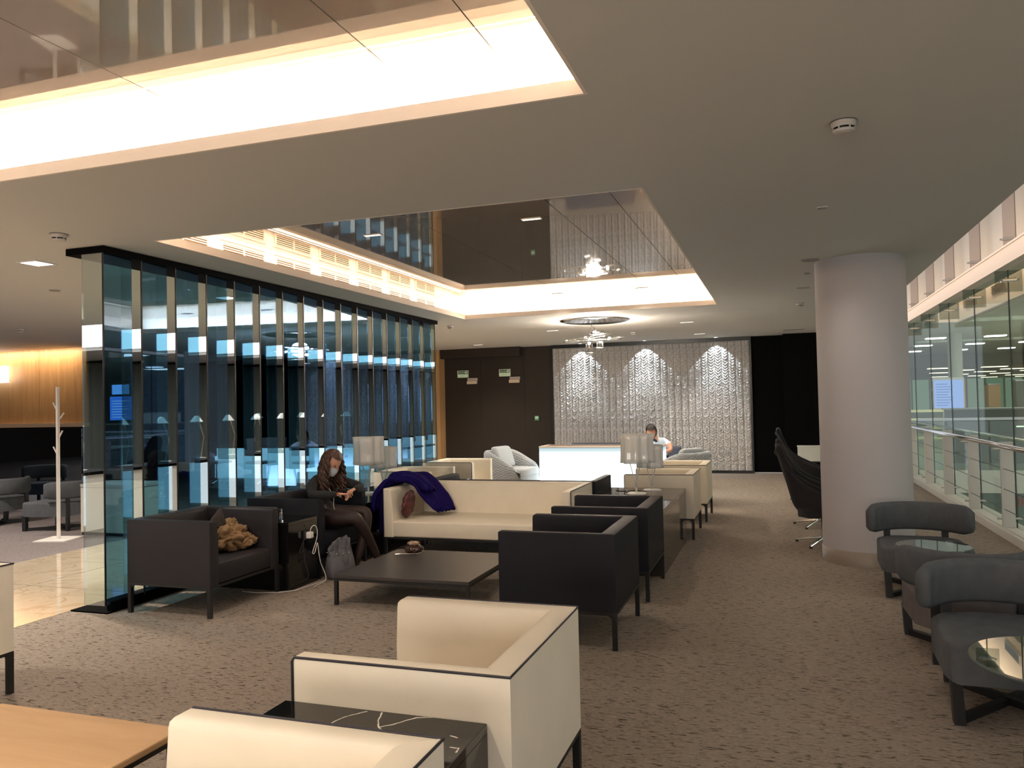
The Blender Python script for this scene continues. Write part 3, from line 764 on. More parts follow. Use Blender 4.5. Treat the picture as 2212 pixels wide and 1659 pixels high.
round_back(1.06, 2.78, PI, 'taupe lounge chair cut off at the bottom right corner', M_slate2)
M_tglass = mat_glass('table_glass', (.62, .70, .68), (1, .98, .96), .30, fres=.6)
def glass_table(x, y, r_, label):
    t = empty('glass_table', (x, y, 0)); tag(t, label, 'side table', 'round glass side tables')
    bm = B(); disc(bm, 0, 0, .488, .50, r_, 64); finish(bm, 'tabletop', M_tglass, t)
    bm = B(); lathe(bm, [(r_ + .0005, .487), (r_ + .004, .494), (r_ + .0005, .501)], 64); finish(bm, 'edge', mat('glass_edge', (.12, .14, .13), .15), t)
    bm = B(); tube(bm, [(0, 0, .02), (0, 0, .487)], .02, 14); finish(bm, 'stem', M_chrome, t)
    bm = B(); disc(bm, 0, 0, 0, .018, .16, 32); finish(bm, 'base', M_leg, t)
glass_table(1.01, 6.22, .24, 'round glass table between the pillar-side lounge chair and the one turned away')
glass_table(1.06, 3.64, .35, 'round glass table reflecting the bright bulkhead at the lower right edge')

# ------------------------------------------------------------------ high-back swivel chairs
M_blackfab = mat('black_wool', (.022, .021, .023), .85, spec=.2, bump=.1, bscale=120)
def swivel():
    t = empty('swivel_chair')
    # faces +x. shell = grid over height, wraps sideways
    bm = B(); rows = []
    zs = [.30, .31, .36, .44, .55, .66, .78, .90, 1.0, 1.07]
    # centreline of the back in x, half width, wrap depth (how far the wings come forward), at each height
    cx = [.10, -.12, -.22, -.26, -.285, -.315, -.35, -.385, -.41, -.42]
    hw = [.10, .24, .30, .33, .335, .31, .275, .25, .215, .12]
    wr = [.0, .16, .42, .56, .50, .26, .13, .08, .05, .02]
    n = 16
    for z, c_, h_, w_2 in zip(zs, cx, hw, wr):
        row = []
        for i in range(n + 1):
            u = i / n * 2 - 1; s = abs(u)
            yy = h_ * math.sin(u * PI / 2) if s < 1 else h_ * u
            xx = c_ + w_2 * s ** 2.2
            zz = z - (0.05 * s ** 2 if z > .5 else 0)
            row.append(bm.verts.new((xx, yy, zz)))
        rows.append(row)
    for a, b2 in zip(rows[:-1], rows[1:]):
        for i in range(n): bm.faces.new((a[i], a[i + 1], b2[i + 1], b2[i]))
    sh_ = finish(bm, 'shell', M_blackfab, t, smooth=True)
    so = sh_.modifiers.new('solid', 'SOLIDIFY'); so.thickness = .07; so.offset = -1
    sb = sh_.modifiers.new('sub', 'SUBSURF'); sb.levels = 1; sb.render_levels = 1
    bm = B(); q = [(.30, -.25), (.36, -.12), (.36, .12), (.30, .25), (-.1, .27), (-.2, .15), (-.2, -.15), (-.1, -.27)]
    prism(bm, q, .31, .43, bev=.03, seg=2); smooth_by_angle(finish(bm, 'seat', M_blackfab, t), .7)
    bm = B(); tube(bm, [(0.05, 0, .05), (.05, 0, .31)], .028, 14); finish(bm, 'column', M_chrome, t)
    for k in range(4):
        a = PI / 4 + k * PI / 2 + .3
        bm = B(); tube(bm, [(.05, 0, .075), (.05 + .16 * math.cos(a), .16 * math.sin(a), .05), (.05 + .31 * math.cos(a), .31 * math.sin(a), .022)], [.016, .014, .010], 8); finish(bm, 'foot_bar', M_chrome, t)
        bm = B(); disc(bm, .05 + .30 * math.cos(a), .30 * math.sin(a), 0, .016, .016, 12); finish(bm, 'glide', M_rubber, t)
    return t
sw = swivel()
for i, (x, y, lb_) in enumerate(((.37, 8.98, 'black high-back swivel chair nearest the viewer, left of the pillar'), (.37, 10.25, 'middle one of the three black high-back swivel chairs behind the pillar'), (.37, 12.7, 'farthest black high-back swivel chair, near the dark end wall'))):
    o = sw if i == 0 else copy_tree(sw); o.location = (x, y, 0); tag(o, lb_, 'chair', 'black high-back swivel chairs')
    if i == 2: o.scale = (1, 1, 1.04)
rb = empty('convector', (.60, 17.0, .30)); tag(rb, 'white wall convector box on the black panel beside the pillar', 'radiator')
boxo('body', (-.25, .26, -.14, 0, -.02, .27), mat('convector_white', (.66, .68, .62), .5), rb, bev=.006); boxo('lid', (-.26, .27, -.15, 0, .27, .295), mat('convector_lid', (.72, .73, .68), .4), rb); boxo('base_vent', (-.24, .25, -.12, 0, -.05, -.02), M_void, rb)

# ------------------------------------------------------------------ chandelier
ch = empty('chandelier', (-2.74, 12.35, 0)); tag(ch, 'sculptural chandelier of polished metal pebbles and glass jars under a mirrored disc', 'chandelier')
bm = B(); lathe(bm, [(0, CEIL - .022), (.50, CEIL - .022), (.55, CEIL - .012), (.555, CEIL - .001)], 72); finish(bm, 'canopy', mat('mirror_disc', (.75, .72, .68), .04, metal=1), ch, smooth=True)
def loop(cx, cz, lx, lz, cy=0, tilt=0, r=.018, yd=.12):
    return [(cx + lx * math.cos(2 * PI * k / 28), cy + yd * math.sin(2 * PI * k / 28), cz + lz * math.sin(2 * PI * k / 28 + tilt)) for k in range(28)]
for a in ((-.29, 2.565, .21, .03, -.05, .5), (-.02, 2.55, .20, .018, .02, .3), (.33, 2.565, .12, .022, 0, .4), (-.17, 2.60, .14, .02, .1, .4), (.10, 2.62, .16, .03, -.06, .9), (.02, 2.67, .11, .02, .05, .2)):
    bm = B(); tube(bm, loop(a[0], a[1], a[2], a[3], a[4], a[5]), .016, 8, closed=True); finish(bm, 'pebble_ring', M_chrome, ch, smooth=True)
for (jx, jz, jr, jh) in ((-.10, 2.42, .052, .15), (.075, 2.47, .052, .10)):
    for s in (-1, 1):
        bm = B(); tube(bm, [(jx + s * jr, 0, jz + jh / 2), (jx + s * jr, 0, jz - jh / 2)], .007, 8); finish(bm, 'rod', M_chrome, ch)
    bm = B(); tube(bm, loop(jx, jz - jh / 2, jr + .008, .001, 0, 0, yd=.05), .011, 8, closed=True); finish(bm, 'jar_ring', M_chrome, ch, smooth=True)
    bm = B(); lathe(bm, [(jr, -jh / 2), (jr, jh / 2)], 20, jx, 0)
    for v in bm.verts: v.co.z += jz
    finish(bm, 'glass_jar', mat_glass('clear_glass', (.97, .97, .97), (1, 1, 1), .05, fres=.3), ch, smooth=True)
M_bulb = mat_emit('halogen_bulb', (1, .93, .85), 18)
for (bx_, by_, bz_) in ((-.10, 0, 2.505), (.085, 0, 2.53), (-.17, .05, 2.60), (.05, 0, 2.64), (.14, -.02, 2.62), (.23, 0, 2.57), (-.02, .03, 2.68)):
    bm = B(); bmesh.ops.create_icosphere(bm, subdivisions=2, radius=.024)
    for v in bm.verts: v.co += Vector((bx_, by_, bz_))
    bmo = finish(bm, 'bulb', M_bulb, ch, smooth=True)
for (a, b2) in (((-.05, 0, 2.85), (-.10, 0, 2.68)), ((.02, 0, 2.85), (.0, .02, 2.69)), ((-.12, .03, 2.85), (.03, 0, 2.68))):
    bm = B(); tube(bm, [a, ((a[0] + b2[0]) / 2 + .015, 0, (a[2] + b2[2]) / 2), b2], .003, 6); finish(bm, 'suspension_wire', M_chrome, ch)
pl = bpy.data.lights.new('chandelier_light', 'POINT'); pl.energy = 190; pl.color = (1, .88, .74); pl.shadow_soft_size = .12
po = bpy.data.objects.new('chandelier_light', pl); C.objects.link(po); po.location = (-2.74, 12.35, 2.60)

# ------------------------------------------------------------------ signs on the dark wall
M_signgreen = mat('sign_pale', (.42, .52, .34), .5, emit=(.55, .70, .42), estr=.13)
M_signdark = mat('sign_dark_green', (.012, .045, .02), .5)
def text_obj(s, size, loc, mt, parent, rot=(PI / 2, 0, 0), align='LEFT', name='lettering'):
    cu = bpy.data.curves.new(name, 'FONT'); cu.body = s; cu.size = size; cu.align_x = align; cu.extrude = .0008
    o_ = bpy.data.objects.new('t', cu); C.objects.link(o_)
    dg = bpy.context.evaluated_depsgraph_get(); me = bpy.data.meshes.new_from_object(o_.evaluated_get(dg)); bpy.data.objects.remove(o_)
    me.materials.clear(); me.materials.append(mt)
    o_ = bpy.data.objects.new(name, me); C.objects.link(o_); o_.parent = parent; o_.location = loc; o_.rotation_euler = rot; return o_
for i, (x, side) in enumerate(((-7.05, 'left'), (-6.0, 'right'))):
    t = empty('exit_sign', (x, 17.298, 2.29)); tag(t, 'pale green SALIDA exit sign, the %s one of two on the dark end wall' % side, 'sign', 'exit signs on the end wall')
    boxo('plate', (-.14, .14, -.012, 0, -.085, .085), mat('sign_border', (.62, .66, .55), .5), t)
    boxo('field', (-.12, .12, -.014, -.012, .0, .07), M_signdark, t)
    boxo('field', (-.12, .12, -.014, -.012, -.07, -.005), M_signgreen, t)
    text_obj('SALIDA', .052, (-.11, -.0145, .016), M_signgreen, t)
    boxo('pictogram', (.06, .105, -.0155, -.014, .012, .06), M_signgreen, t)
    text_obj('SALIDA', .03, (-.06, -.0145, -.05), mat('sign_mid', (.25, .35, .2), .5), t)
    t = empty('emergency_light', (x + .24, 17.298, 2.12)); tag(t, 'small white emergency light box below the %s exit sign' % side, 'light', 'emergency lights on the end wall')
    boxo('housing', (-.115, .135, -.04, 0, -.0, .07), mat('box_cream', (.45, .38, .33), .5), t, bev=.004, seg=1)
    boxo('diffuser', (-.13, .12, -.05, 0, -.07, 0), mat('box_diffuser', (.70, .55, .42), .4), t, bev=.004, seg=1)
t = empty('break_glass_box', (-5.24, 17.298, 1.225)); tag(t, 'small pale green door release box on the dark wall beside the woven panel', 'switch')
boxo('housing', (-.05, .05, -.04, 0, -.055, .05), mat('release_green', (.10, .30, .16), .4), t, bev=.004); boxo('window', (-.035, .035, -.043, -.04, -.015, .035), mat('release_pale', (.55, .68, .52), .4), t)

# ------------------------------------------------------------------ ceiling fittings
def smoke(x, y, label, k=1.0):
    t = empty('smoke_detector', (x, y, CEIL)); tag(t, label, 'smoke detector', 'smoke detectors')
    bm = B(); lathe(bm, [(.058 * k, 0), (.058 * k, -.012), (.052 * k, -.022), (.050 * k, -.030)], 32); r_ = finish(bm, 'base', mat('detector_white', (.55, .50, .45), .5), t, smooth=False)
    bm = B(); lathe(bm, [(.044 * k, -.030), (.044 * k, -.042)], 32); finish(bm, 'vent_slot', M_void, t)
    bm = B(); rg = lathe(bm, [(.050 * k, -.040), (.046 * k, -.052), (.030 * k, -.058), (.001, -.059)], 32); finish(bm, 'cap', MATS['detector_white'], t)
    for q in range(6):
        a = q * PI / 3; bm = B(); bx(bm, .044 * k, .05 * k, -.003, .003, -.042, -.029); o_ = finish(bm, 'rib', MATS['detector_white'], t); o_.rotation_euler = (0, 0, a)
    bm = B(); lathe(bm, [(.062 * k, -.001), (.062 * k, -.004)], 32); finish(bm, 'gasket', M_void, t)
smoke(.335, 4.04, 'smoke detector on the ceiling at the upper right, nearest the viewer')
smoke(-4.93, 4.36, 'smoke detector on the ceiling beside the top corner of the glass partition')
smoke(.33, 11.6, 'smoke detector on the ceiling beyond the top of the pillar', .9)
smoke(-2.55, 14.8, 'smoke detector on the ceiling behind the chandelier', .9)
smoke(-5.08, 11.95, 'smoke detector on the ceiling at the far end of the glass partition', .9)
smoke(-10.9, 8.95, 'dark smoke detector on the ceiling above the coat stand', .9)
def downlight(x, y, label, z=CEIL, w_=.22, d_=.055, on=True, p=6, rz=0):
    t = empty('downlight', (x, y, z), rz); tag(t, label, 'ceiling light', 'recessed rectangular downlights')
    boxo('lens', (-w_ / 2 + .006, w_ / 2 - .006, -d_ / 2 + .006, d_ / 2 - .006, -.004, -.001), mat_emit('downlight_lens', (1, .93, .82), 2.0) if on else mat('lens_off', (.3, .29, .27), .4), t)
    bm = B(); a, b2 = w_ / 2, d_ / 2
    bx(bm, -a, a, -b2, -b2 + .006, -.006, 0); bx(bm, -a, a, b2 - .006, b2, -.006, 0); bx(bm, -a, -a + .006, -b2 + .006, b2 - .006, -.006, 0); bx(bm, a - .006, a, -b2 + .006, b2 - .006, -.006, 0)
    finish(bm, 'bezel', mat('bezel', (.6, .56, .5), .5), t)
    if on and p: spot('downlight_or_fill_beam', (x, y, z - .02), (x, y, 0), p, (1, .92, .80), math.radians(110), .8, .05)
for x, y, lb_ in ((-6.17, 16.05, 'lit slot downlight on the ceiling above the exit signs'), (-3.82, 13.69, 'lit slot downlight on the ceiling left of the mirrored chandelier disc'), (-1.41, 13.45, 'lit slot downlight on the ceiling right of the chandelier disc, nearer of two'), (-1.43, 15.95, 'lit slot downlight on the ceiling close above the woven wall')):
    downlight(x, y, lb_, p=72)
for x, y, lb_ in ((-3.46, 6.38, 'left slot light set in the gloss panels of the far coffer'), (-1.94, 6.37, 'right slot light set in the gloss panels of the far coffer'), (-2.95, 10.9, 'dim slot light near the back edge of the far coffer'), (-1.75, 10.9, 'slot light close to the chandelier reflection in the far coffer')):
    downlight(x, y, lb_, z=GZ, w_=.17, p=22)
for x, y, lb_ in ((-3.46, .5, 'left slot light in the near coffer above the viewer'), (-1.94, .5, 'right slot light in the near coffer above the viewer'), (-3.46, -1.6, 'left rear slot light in the near coffer behind the viewer'), (-1.94, -1.6, 'right rear slot light in the near coffer behind the viewer')):
    downlight(x, y, lb_, z=GZ, w_=.17, p=90 if y > 0 else 170)
downlight(.325, 9.97, 'unlit rectangular ceiling fitting left of the top of the pillar', on=False, w_=.16, d_=.16)
downlight(.33, 16.05, 'pale flat ceiling box at the foot of the ceiling by the end wall', on=False, w_=.4, d_=.3)
downlight(.33, 5.83, 'small unlit ceiling fitting in the middle of the aisle ceiling', on=False, w_=.07, d_=.09)
for x, y, r_, lb_ in ((.33, 7.98, .085, 'round flush ceiling speaker just left of the top of the pillar'), (-7.22, 6.33, .055, 'small round flush sensor on the ceiling behind the first glass fins'), (-11.6, 8.6, .16, 'round flush ceiling speaker at the left edge'), (.33, 8.83, .03, 'tiny round sprinkler plate beside the top of the pillar')):
    t = empty('ceiling_disc', (x, y, CEIL)); tag(t, lb_, 'ceiling fitting')
    bm = B(); lathe(bm, [(r_, 0), (r_, -.006), (r_ * .9, -.009)], 32); finish(bm, 'ring', mat('fitting_grey', (.35, .32, .30), .6), t)
    bm = B(); disc(bm, 0, 0, -.008, -.005, r_ * .9, 32); finish(bm, 'grille', mat('fitting_grey2', (.30, .27, .25), .7), t)
t = empty('downlight', (-6.04, 5.12, CEIL), .0); tag(t, 'square recessed downlight above the marble walkway', 'ceiling light')
boxo('bezel', (-.11, .11, -.11, .11, -.006, 0), mat('bezel_white', (.7, .68, .66), .4), t)
boxo('lens', (-.085, .085, -.085, .085, -.009, -.006), mat_emit('walk_lens', (1, .95, .92), 1.6), t)
for x, y in ((-6.5, 5.2), (-6.5, 2.2), (-6.5, 8.4), (-6.5, 11.4), (-6.5, 14.4)):
    spot('walkway_beam', (x, y, 2.84), (x, y, 0), 200, (1, .92, .82), math.radians(118), .7, .08)
for x, y in ((-10.0, 6.5), (-13, 7.0), (-10.0, 1.0)):
    spot('carpet_beam', (x, y, 2.84), (x, y, 0), 220, (1, .91, .84), math.radians(140), .9, .1)

# ------------------------------------------------------------------ zigzag glass partition
M_gl_light = mat_glass('partition_glass_clear', (.80, .92, .89), (.94, .94, .97), .38, fres=.1)
M_gl_dark = mat_glass('partition_glass_teal', (.42, .66, .76), (.42, .52, .76), .11, fres=.27)
gp = empty('glass_partition', (-5.15, 8.0, 0)); tag(gp, 'zigzag partition of tall teal tinted glass fins between black top and bottom channels', 'partition')
def rel(o, p=gp):
    o.location = Vector(o.location) - Vector(p.location); return o
ZB, ZT = .085, 2.83
boxo('base_channel', (-.185, .185, -3.2, 3.10, 0, .012), M_black, gp)
boxo('base_upstand', (.13, .18, -3.15, 3.06, .012, .085), M_black, gp)
boxo('top_channel', (-.185, .195, -3.22, 3.16, 2.815, 2.868), M_black, gp)
def pane(x0, y0, x1, y1, mt, nm='glass_panel', me=None):
    L = math.hypot(x1 - x0, y1 - y0)
    if me is None:
        bm = B(); bx(bm, 0, L, -.004, .004, ZB - .02, ZT + .01); o = finish(bm, nm, mt, gp)
    else:
        o = bpy.data.objects.new(nm, me); C.objects.link(o); o.parent = gp
    o.location = (x0 + 5.15, y0 - 8.0, 0); o.rotation_euler = (0, 0, math.atan2(y1 - y0, x1 - x0)); return o
md = ml = mj = None
for k in range(17):
    y = 4.79 + .3925 * k
    o = pane(-5.18, y, -4.972, y, M_gl_light, nm='glass_fin', me=ml); ml = o.data
    if mj is None:
        bm = B(); bx(bm, -.005, .003, -.006, .006, ZB - .02, ZT); o = finish(bm, 'joint', M_void, gp); mj = o.data
    else:
        o = bpy.data.objects.new('joint', mj); C.objects.link(o); o.parent = gp
    o.location = (-4.969 + 5.15, y - 8.0, 0)
    if k < 16:
        o = pane(-4.976, y + .008, -5.0, y + .317, M_gl_dark, me=md); md = o.data
# dark low glass screen, walkway cabinet, wall light
ds = empty('glass_screen', (-16, 9.7, 0)); tag(ds, 'low dark glass screen behind the lounge chairs beyond the walkway', 'screen')
for i in range(5):
    boxo('glass_panel', (-8 + i * 2.7, -8 + i * 2.7 + 2.68, -.006, .006, .04, 1.32), mat_glass('dark_screen_glass', (.08, .13, .17), (.70, .82, .95), .50, fres=.3), ds)
boxo('base_channel', (-8, 5.5, -.03, .03, 0, .04), mat('screen_base', (.3, .27, .25), .5), ds)
cb = empty('cabinet', (-8.1, 8.1, 0)); tag(cb, 'low cream cabinet with a black plinth, seen at the edge of the glass partition', 'cabinet')
boxo('body', (-.43, .43, -.26, .26, .04, .63), mat('cabinet_cream', (.62, .55, .46), .5), cb); boxo('plinth', (-.42, .42, -.25, .25, 0, .04), M_void, cb); boxo('worktop', (-.435, .435, -.265, .265, .63, .65), mat('cabinet_top', (.5, .45, .38), .4), cb)
boxo('shadow_gap', (-.432, .432, -.262, .262, .605, .612), M_void, cb)
wl = empty('wall_lamp', (-15.15, 11.85, 2.38)); tag(wl, 'bright white box lamp on the oak wall at the left edge', 'lamp')
boxo('diffuser', (-.36, .34, -.05, .05, -.16, .18), mat_emit('wall_lamp_white', (1, .98, .95), 1.5), wl); boxo('bracket', (-.1, .1, .05, .15, -.05, .05), M_white, wl)
ts = empty('info_screen', (-11.58, 11.55, 0)); tag(ts, 'blue information screen on a thin pole seen through the glass partition', 'screen')
boxo('pole', (-.02, .02, -.02, .02, 0, 1.4), M_steel, ts); boxo('housing', (-.27, .27, .0, .05, 1.40, 2.12), M_void, ts)
boxo('display', (-.25, .25, -.006, 0, 1.42, 1.86), mat_emit('screen_blue', (.10, .28, .95), .65), ts)
boxo('display', (-.20, .20, -.006, 0, 1.90, 2.08), mat_emit('screen_blue2', (.25, .5, 1.0), .8), ts)
for i in range(7): boxo('text_line', (-.2, .2 - (i % 3) * .06, -.008, -.006, 1.47 + i * .05, 1.482 + i * .05), mat_emit('screen_pale', (.6, .75, 1.0), .7), ts)

# coat stand
cs = empty('coat_stand', (-8.52, 7.5, 0)); tag(cs, 'off-white coat stand with stubby angled pegs beside the walkway', 'coat stand')
bm = B(); bx(bm, -.2, .2, -.2, .2, 0, .012); o = finish(bm, 'base', M_stand, cs); o.rotation_euler = (0, 0, .25)
boxo('pole', (-.017, .017, -.017, .017, .012, 1.90), M_stand, cs, bev=.003, seg=1)
for z, dx in ((1.68, -1), (1.33, 1), (1.13, -1), (1.55, 1)):
    bm = B(); yb = .02 if z == 1.55 else 0
    tube(bm, [(dx * .015, yb, z - .07), (dx * .075, yb * 3, z + .02)] if z != 1.55 else [(0, .015, z - .07), (0.0, .09, z + .02)], .009, 8); finish(bm, 'peg', M_stand, cs)

for x, y, rz, lb_ in ((-9.35, 8.25, -1.45, 'dark grey lounge chair just right of the coat stand beyond the walkway'), (-10.75, 8.45, -1.7, 'dark grey lounge chair cut off by the left edge beyond the walkway'), (-12.2, 9.0, 2.8, 'dark lounge chair standing against the low dark glass screen')):
    round_back(x, y, rz, lb_)

# lit work counter with stools, behind the partition
M_counterglow = mat_emit('counter_glow', (.85, .95, 1.0), .65)
def work_counter(x, y, rz, label):
    t = empty('work_counter', (x, y, 0), rz); tag(t, label, 'counter', 'glowing work counters')
    boxo('front_panel', (-1.9, 1.9, -.02, 0, .08, .74), M_counterglow, t); boxo('plinth', (-1.9, 1.9, 0, .5, 0, .74), M_white, t); boxo('worktop', (-1.95, 1.95, -.25, .55, .74, .78), M_black, t)
    return t
def task_stool(x, y, rz, label):
    t = empty('task_chair', (x, y, 0), rz); tag(t, label, 'chair', 'black task chairs at the work counters')
    boxo('seat', (-.22, .22, -.22, .22, .45, .50), M_void, t, bev=.02); boxo('backrest', (-.2, .2, -.26, -.22, .62, .92), M_void, t, bev=.015); boxo('back_piece', (-.02, .02, -.25, -.23, .46, .7), M_void, t)
    bm = B(); tube(bm, [(0, 0, .09), (0, 0, .45)], .02, 8); finish(bm, 'column', M_chrome, t)
    for k in range(5):
        a = k * 2 * PI / 5; bm = B(); tube(bm, [(0, 0, .09), (.27 * math.cos(a), .27 * math.sin(a), .05)], .013, 6); f_ = finish(bm, 'foot_bar', M_chrome, t)
        bm = B(); bmesh.ops.create_icosphere(bm, subdivisions=1, radius=.03)
        for v in bm.verts: v.co += Vector((.27 * math.cos(a), .27 * math.sin(a), .03))
        finish(bm, 'caster', M_rubber, t)
def desk_lamp(x, y, z, label, rz=0):
    t = empty('desk_lamp', (x, y, z), rz); tag(t, label, 'lamp', 'small white desk lamps')
    bm = B(); disc(bm, 0, 0, 0, .015, .08, 20); finish(bm, 'base', M_lampbase, t)
    bm = B(); tube(bm, [(0, 0, .015), (-.06, 0, .35), (.05, 0, .66)], .007, 6); finish(bm, 'arm', M_lampbase, t)
    bm = B(); lathe(bm, [(.02, .10), (.035, .09), (.10, .0)], 20, .08, 0)
    for v in bm.verts: v.co.z += .60
    finish(bm, 'lamp_shade', mat('lamp_white', (.8, .8, .78), .4, emit=(1, .97, .9), estr=.45), t)
work_counter(-9.9, 14.4, 0, 'glowing work counter beyond the walkway, seen through the glass fins')
for i, x in enumerate((-11.2, -10.1, -9.0)):
    task_stool(x, 13.7, 0, 'black task chair at the glowing counter beyond the walkway, %s of three' % ('left', 'middle', 'right')[i])
    desk_lamp(x + .3, 14.6, .78, 'small white desk lamp on the counter beyond the walkway, %s of three' % ('left', 'middle', 'right')[i])
fill_wall = empty('back_piece', (-1.4, -5.55, 0)); tag(fill_wall, 'added glowing fill wall behind the viewer', 'fill_light')  # added glowing wall out of view, brightens faces turned toward the viewer
boxo('cabinet', (-2.4, 2.4, -.1, .35, 0, .95), M_brown, fill_wall); boxo('frame', (-2.4, 2.4, -.1, 0, .95, 2.4), M_brown, fill_wall)
for i in range(4): boxo('light_panel', (-2.3 + i * 1.16, -1.22 + i * 1.16, 0, .02, 1.0, 2.3), mat_emit('fill_panel', (1, .95, .88), 1.5), fill_wall)
area('fill_wall_light', (-1.4, -5.5, 1.65), (4.6, 1.3), 85, (1.0, .93, .84), (0, 1, 0))  # fill lamp added in front of that wall
# furniture behind the viewer that the glass fins mirror
work_counter(-10.6, 1.5, PI, 'glowing work counter behind the viewer mirrored in the glass fins')
for i, x in enumerate((-11.9, -10.6, -9.3)):
    task_stool(x, 2.2, PI, 'black task chair behind the viewer, %s of three' % ('left', 'middle', 'right')[i])
    desk_lamp(x + .3, 1.3, .78, 'small white desk lamp behind the viewer, %s of three' % ('left', 'middle', 'right')[i], PI)

# ------------------------------------------------------------------ glazed balustrade and bulkhead on the right
bl = empty('glazed_balustrade', (2.4, 12, 0)); tag(bl, 'full-height glazing with steel handrail and white posts at the right', 'balustrade')
M_post = mat('post_white', (.60, .57, .52), .5); M_bulk = mat('bulkhead_cream', (.78, .68, .59), .6, spec=.2)
M_cleargl = mat_glass('clear_glazing', (.90, .95, .92), (.95, 1, .97), .03, fres=.14)
M_upgl = mat_glass('upper_glazing', (.97, .97, .95), (1, 1, 1), .02, fres=.04)
boxo('kerb', (-.14, .14, -11, 12, 0, .085), M_post, bl); boxo('kerb', (-.10, .10, -11, 12, .085, .10), M_post, bl)
Ys = [9.84 + 1.57 * k for k in range(-5, 9)]
pm = gm = fm = hm = bmx = None
def dup(nm, me, parent, loc):
    o = bpy.data.objects.new(nm, me); C.objects.link(o); o.parent = parent; o.location = loc; return o
for k, Y in enumerate(Ys):
    y = Y - 12
    if pm is None:
        bm = B(); bx(bm, -.125, .0, -.015, .015, .10, 1.03, bev=.003, seg=1); pm = finish(bm, 'post', M_post, bl); pm.location = (0, y, 0); pm = pm.data
        bm = B(); bx(bm, .012, .020, .006, 1.564, .10, 2.90); g_ = finish(bm, 'glass_panel', M_cleargl, bl); g_.location = (0, y, 0); gm = g_.data
        bm = B(); bx(bm, .010, .022, -.006, .006, .10, 2.9); g_ = finish(bm, 'joint', mat('silicone', (.05, .06, .05), .6), bl); g_.location = (0, y, 0); bmx = g_.data
        bm = B(); tube(bm, [(-.20, 0, 0), (.04, 0, 0)], .014, 10); g_ = finish(bm, 'pin', M_steel, bl); g_.location = (0, y, .95); hm = g_.data
        bm = B(); bx(bm, -.13, .13, -.006, .006, 2.66, 2.895); g_ = finish(bm, 'glass_fin', mat_glass('fin_glass', (.62, .66, .63), (1, 1, 1), .10, fres=.2), bl); g_.location = (.02, y, 0); fm = g_.data
        bm = B(); bx(bm, -.075, .075, -.03, .03, -.018, .018, bev=.008); tube(bm, [(-.09, 0, 0), (.1, 0, 0)], .012, 8); g_ = finish(bm, 'clamp', M_chrome, bl); g_.location = (.02, y, 2.79); clm = g_.data
    else:
        dup('post', pm, bl, (0, y, 0)); dup('glass_panel', gm, bl, (0, y, 0)); dup('joint', bmx, bl, (0, y, 0)); dup('pin', hm, bl, (0, y, .95)); dup('glass_fin', fm, bl, (.02, y, 0)); dup('clamp', clm, bl, (.02, y, 2.79))
    dup('pin', hm, bl, (.03, y, .20))
bm = B(); tube(bm, [(-.20, -11, 1.01), (-.20, 12, 1.01)], .026, 16); finish(bm, 'handrail', M_chrome, bl, smooth=True)
bm = B(); tube(bm, [(.14, -11, 1.03), (.14, 12, 1.03)], .02, 12); finish(bm, 'handrail', M_chrome, bl, smooth=True)
for z in (.30, .52, .74):
    bm = B(); tube(bm, [(-.10, -11, z), (-.10, 12, z)], .0035, 6); finish(bm, 'wire', M_leg, bl)
bk_ = struct(empty('trim_6', (2.4, 12, 0))); bk_['label'] = 'cream bulkhead beam with glazed upper panels over the balustrade'
boxo('beam', (-.10, .16, -13, 13, 2.905, 3.08), M_bulk, bk_); boxo('ledge', (-.12, .18, -13, 13, 3.08, 3.10), M_bulk, bk_)
boxo('back_wall', (.22, .30, -13, 13, 3.10, 4.3), M_bulk, bk_)
um = uf = uc = None
for k, Y in enumerate(Ys):
    y = Y - 12
    if um is None:
        bm = B(); bx(bm, .10, .108, .006, 1.564, 3.10, 4.2); g_ = finish(bm, 'glass_panel', M_upgl, bk_); g_.location = (0, y, 0); um = g_.data
        bm = B(); bx(bm, -.02, .10, -.006, .006, 3.10, 4.2); g_ = finish(bm, 'glass_fin', mat('fin_rose', (.62, .52, .45), .3), bk_); g_.location = (0, y, 0); uf = g_.data
        bm = B(); bx(bm, -.05, .05, -.02, .02, -.014, .014, bev=.006); tube(bm, [(-.07, 0, 0), (.06, 0, 0)], .010, 8); g_ = finish(bm, 'clamp', M_steel, bk_); g_.location = (.02, y, 3.24); uc = g_.data
        bm = B(); bx(bm, .098, .11, -.004, .004, 3.10, 4.2); g_ = finish(bm, 'joint', mat('silicone2', (.3, .24, .2), .6), bk_); g_.location = (0, y, 0); uj = g_.data
    else:
        dup('glass_panel', um, bk_, (0, y, 0)); dup('glass_fin', uf, bk_, (0, y, 0)); dup('clamp', uc, bk_, (.02, y, 3.24)); dup('joint', uj, bk_, (0, y, 0))
sf = struct(empty('trim_7')); sf['label'] = 'cream outer soffit of the void with air grilles'
boxo('soffit_face', (3.0, 3.15, -2, 15.5, 2.815, 3.9), M_bulk, sf)
boxo('soffit_return', (2.62, 3.0, 15.4, 15.5, 2.815, 3.9), M_bulk, sf)
for y in (10.6, 12.3, 14.0):
    g_ = boxo('grille', (2.985, 3.0, y, y + .75, 2.99, 3.12), mat('grille_cream', (.6, .5, .4), .6), sf)
    for s_ in range(4): boxo('slat', (2.978, 2.985, y + .04, y + .71, 3.005 + s_ * .028, 3.015 + s_ * .028), M_rubber, g_)
area('soffit_fill_light', (2.78, 7, 3.75), (.1, 18), 60, (1, .8, .62), (.25, 0, -1))  # extra unseen strip added to brighten the soffit

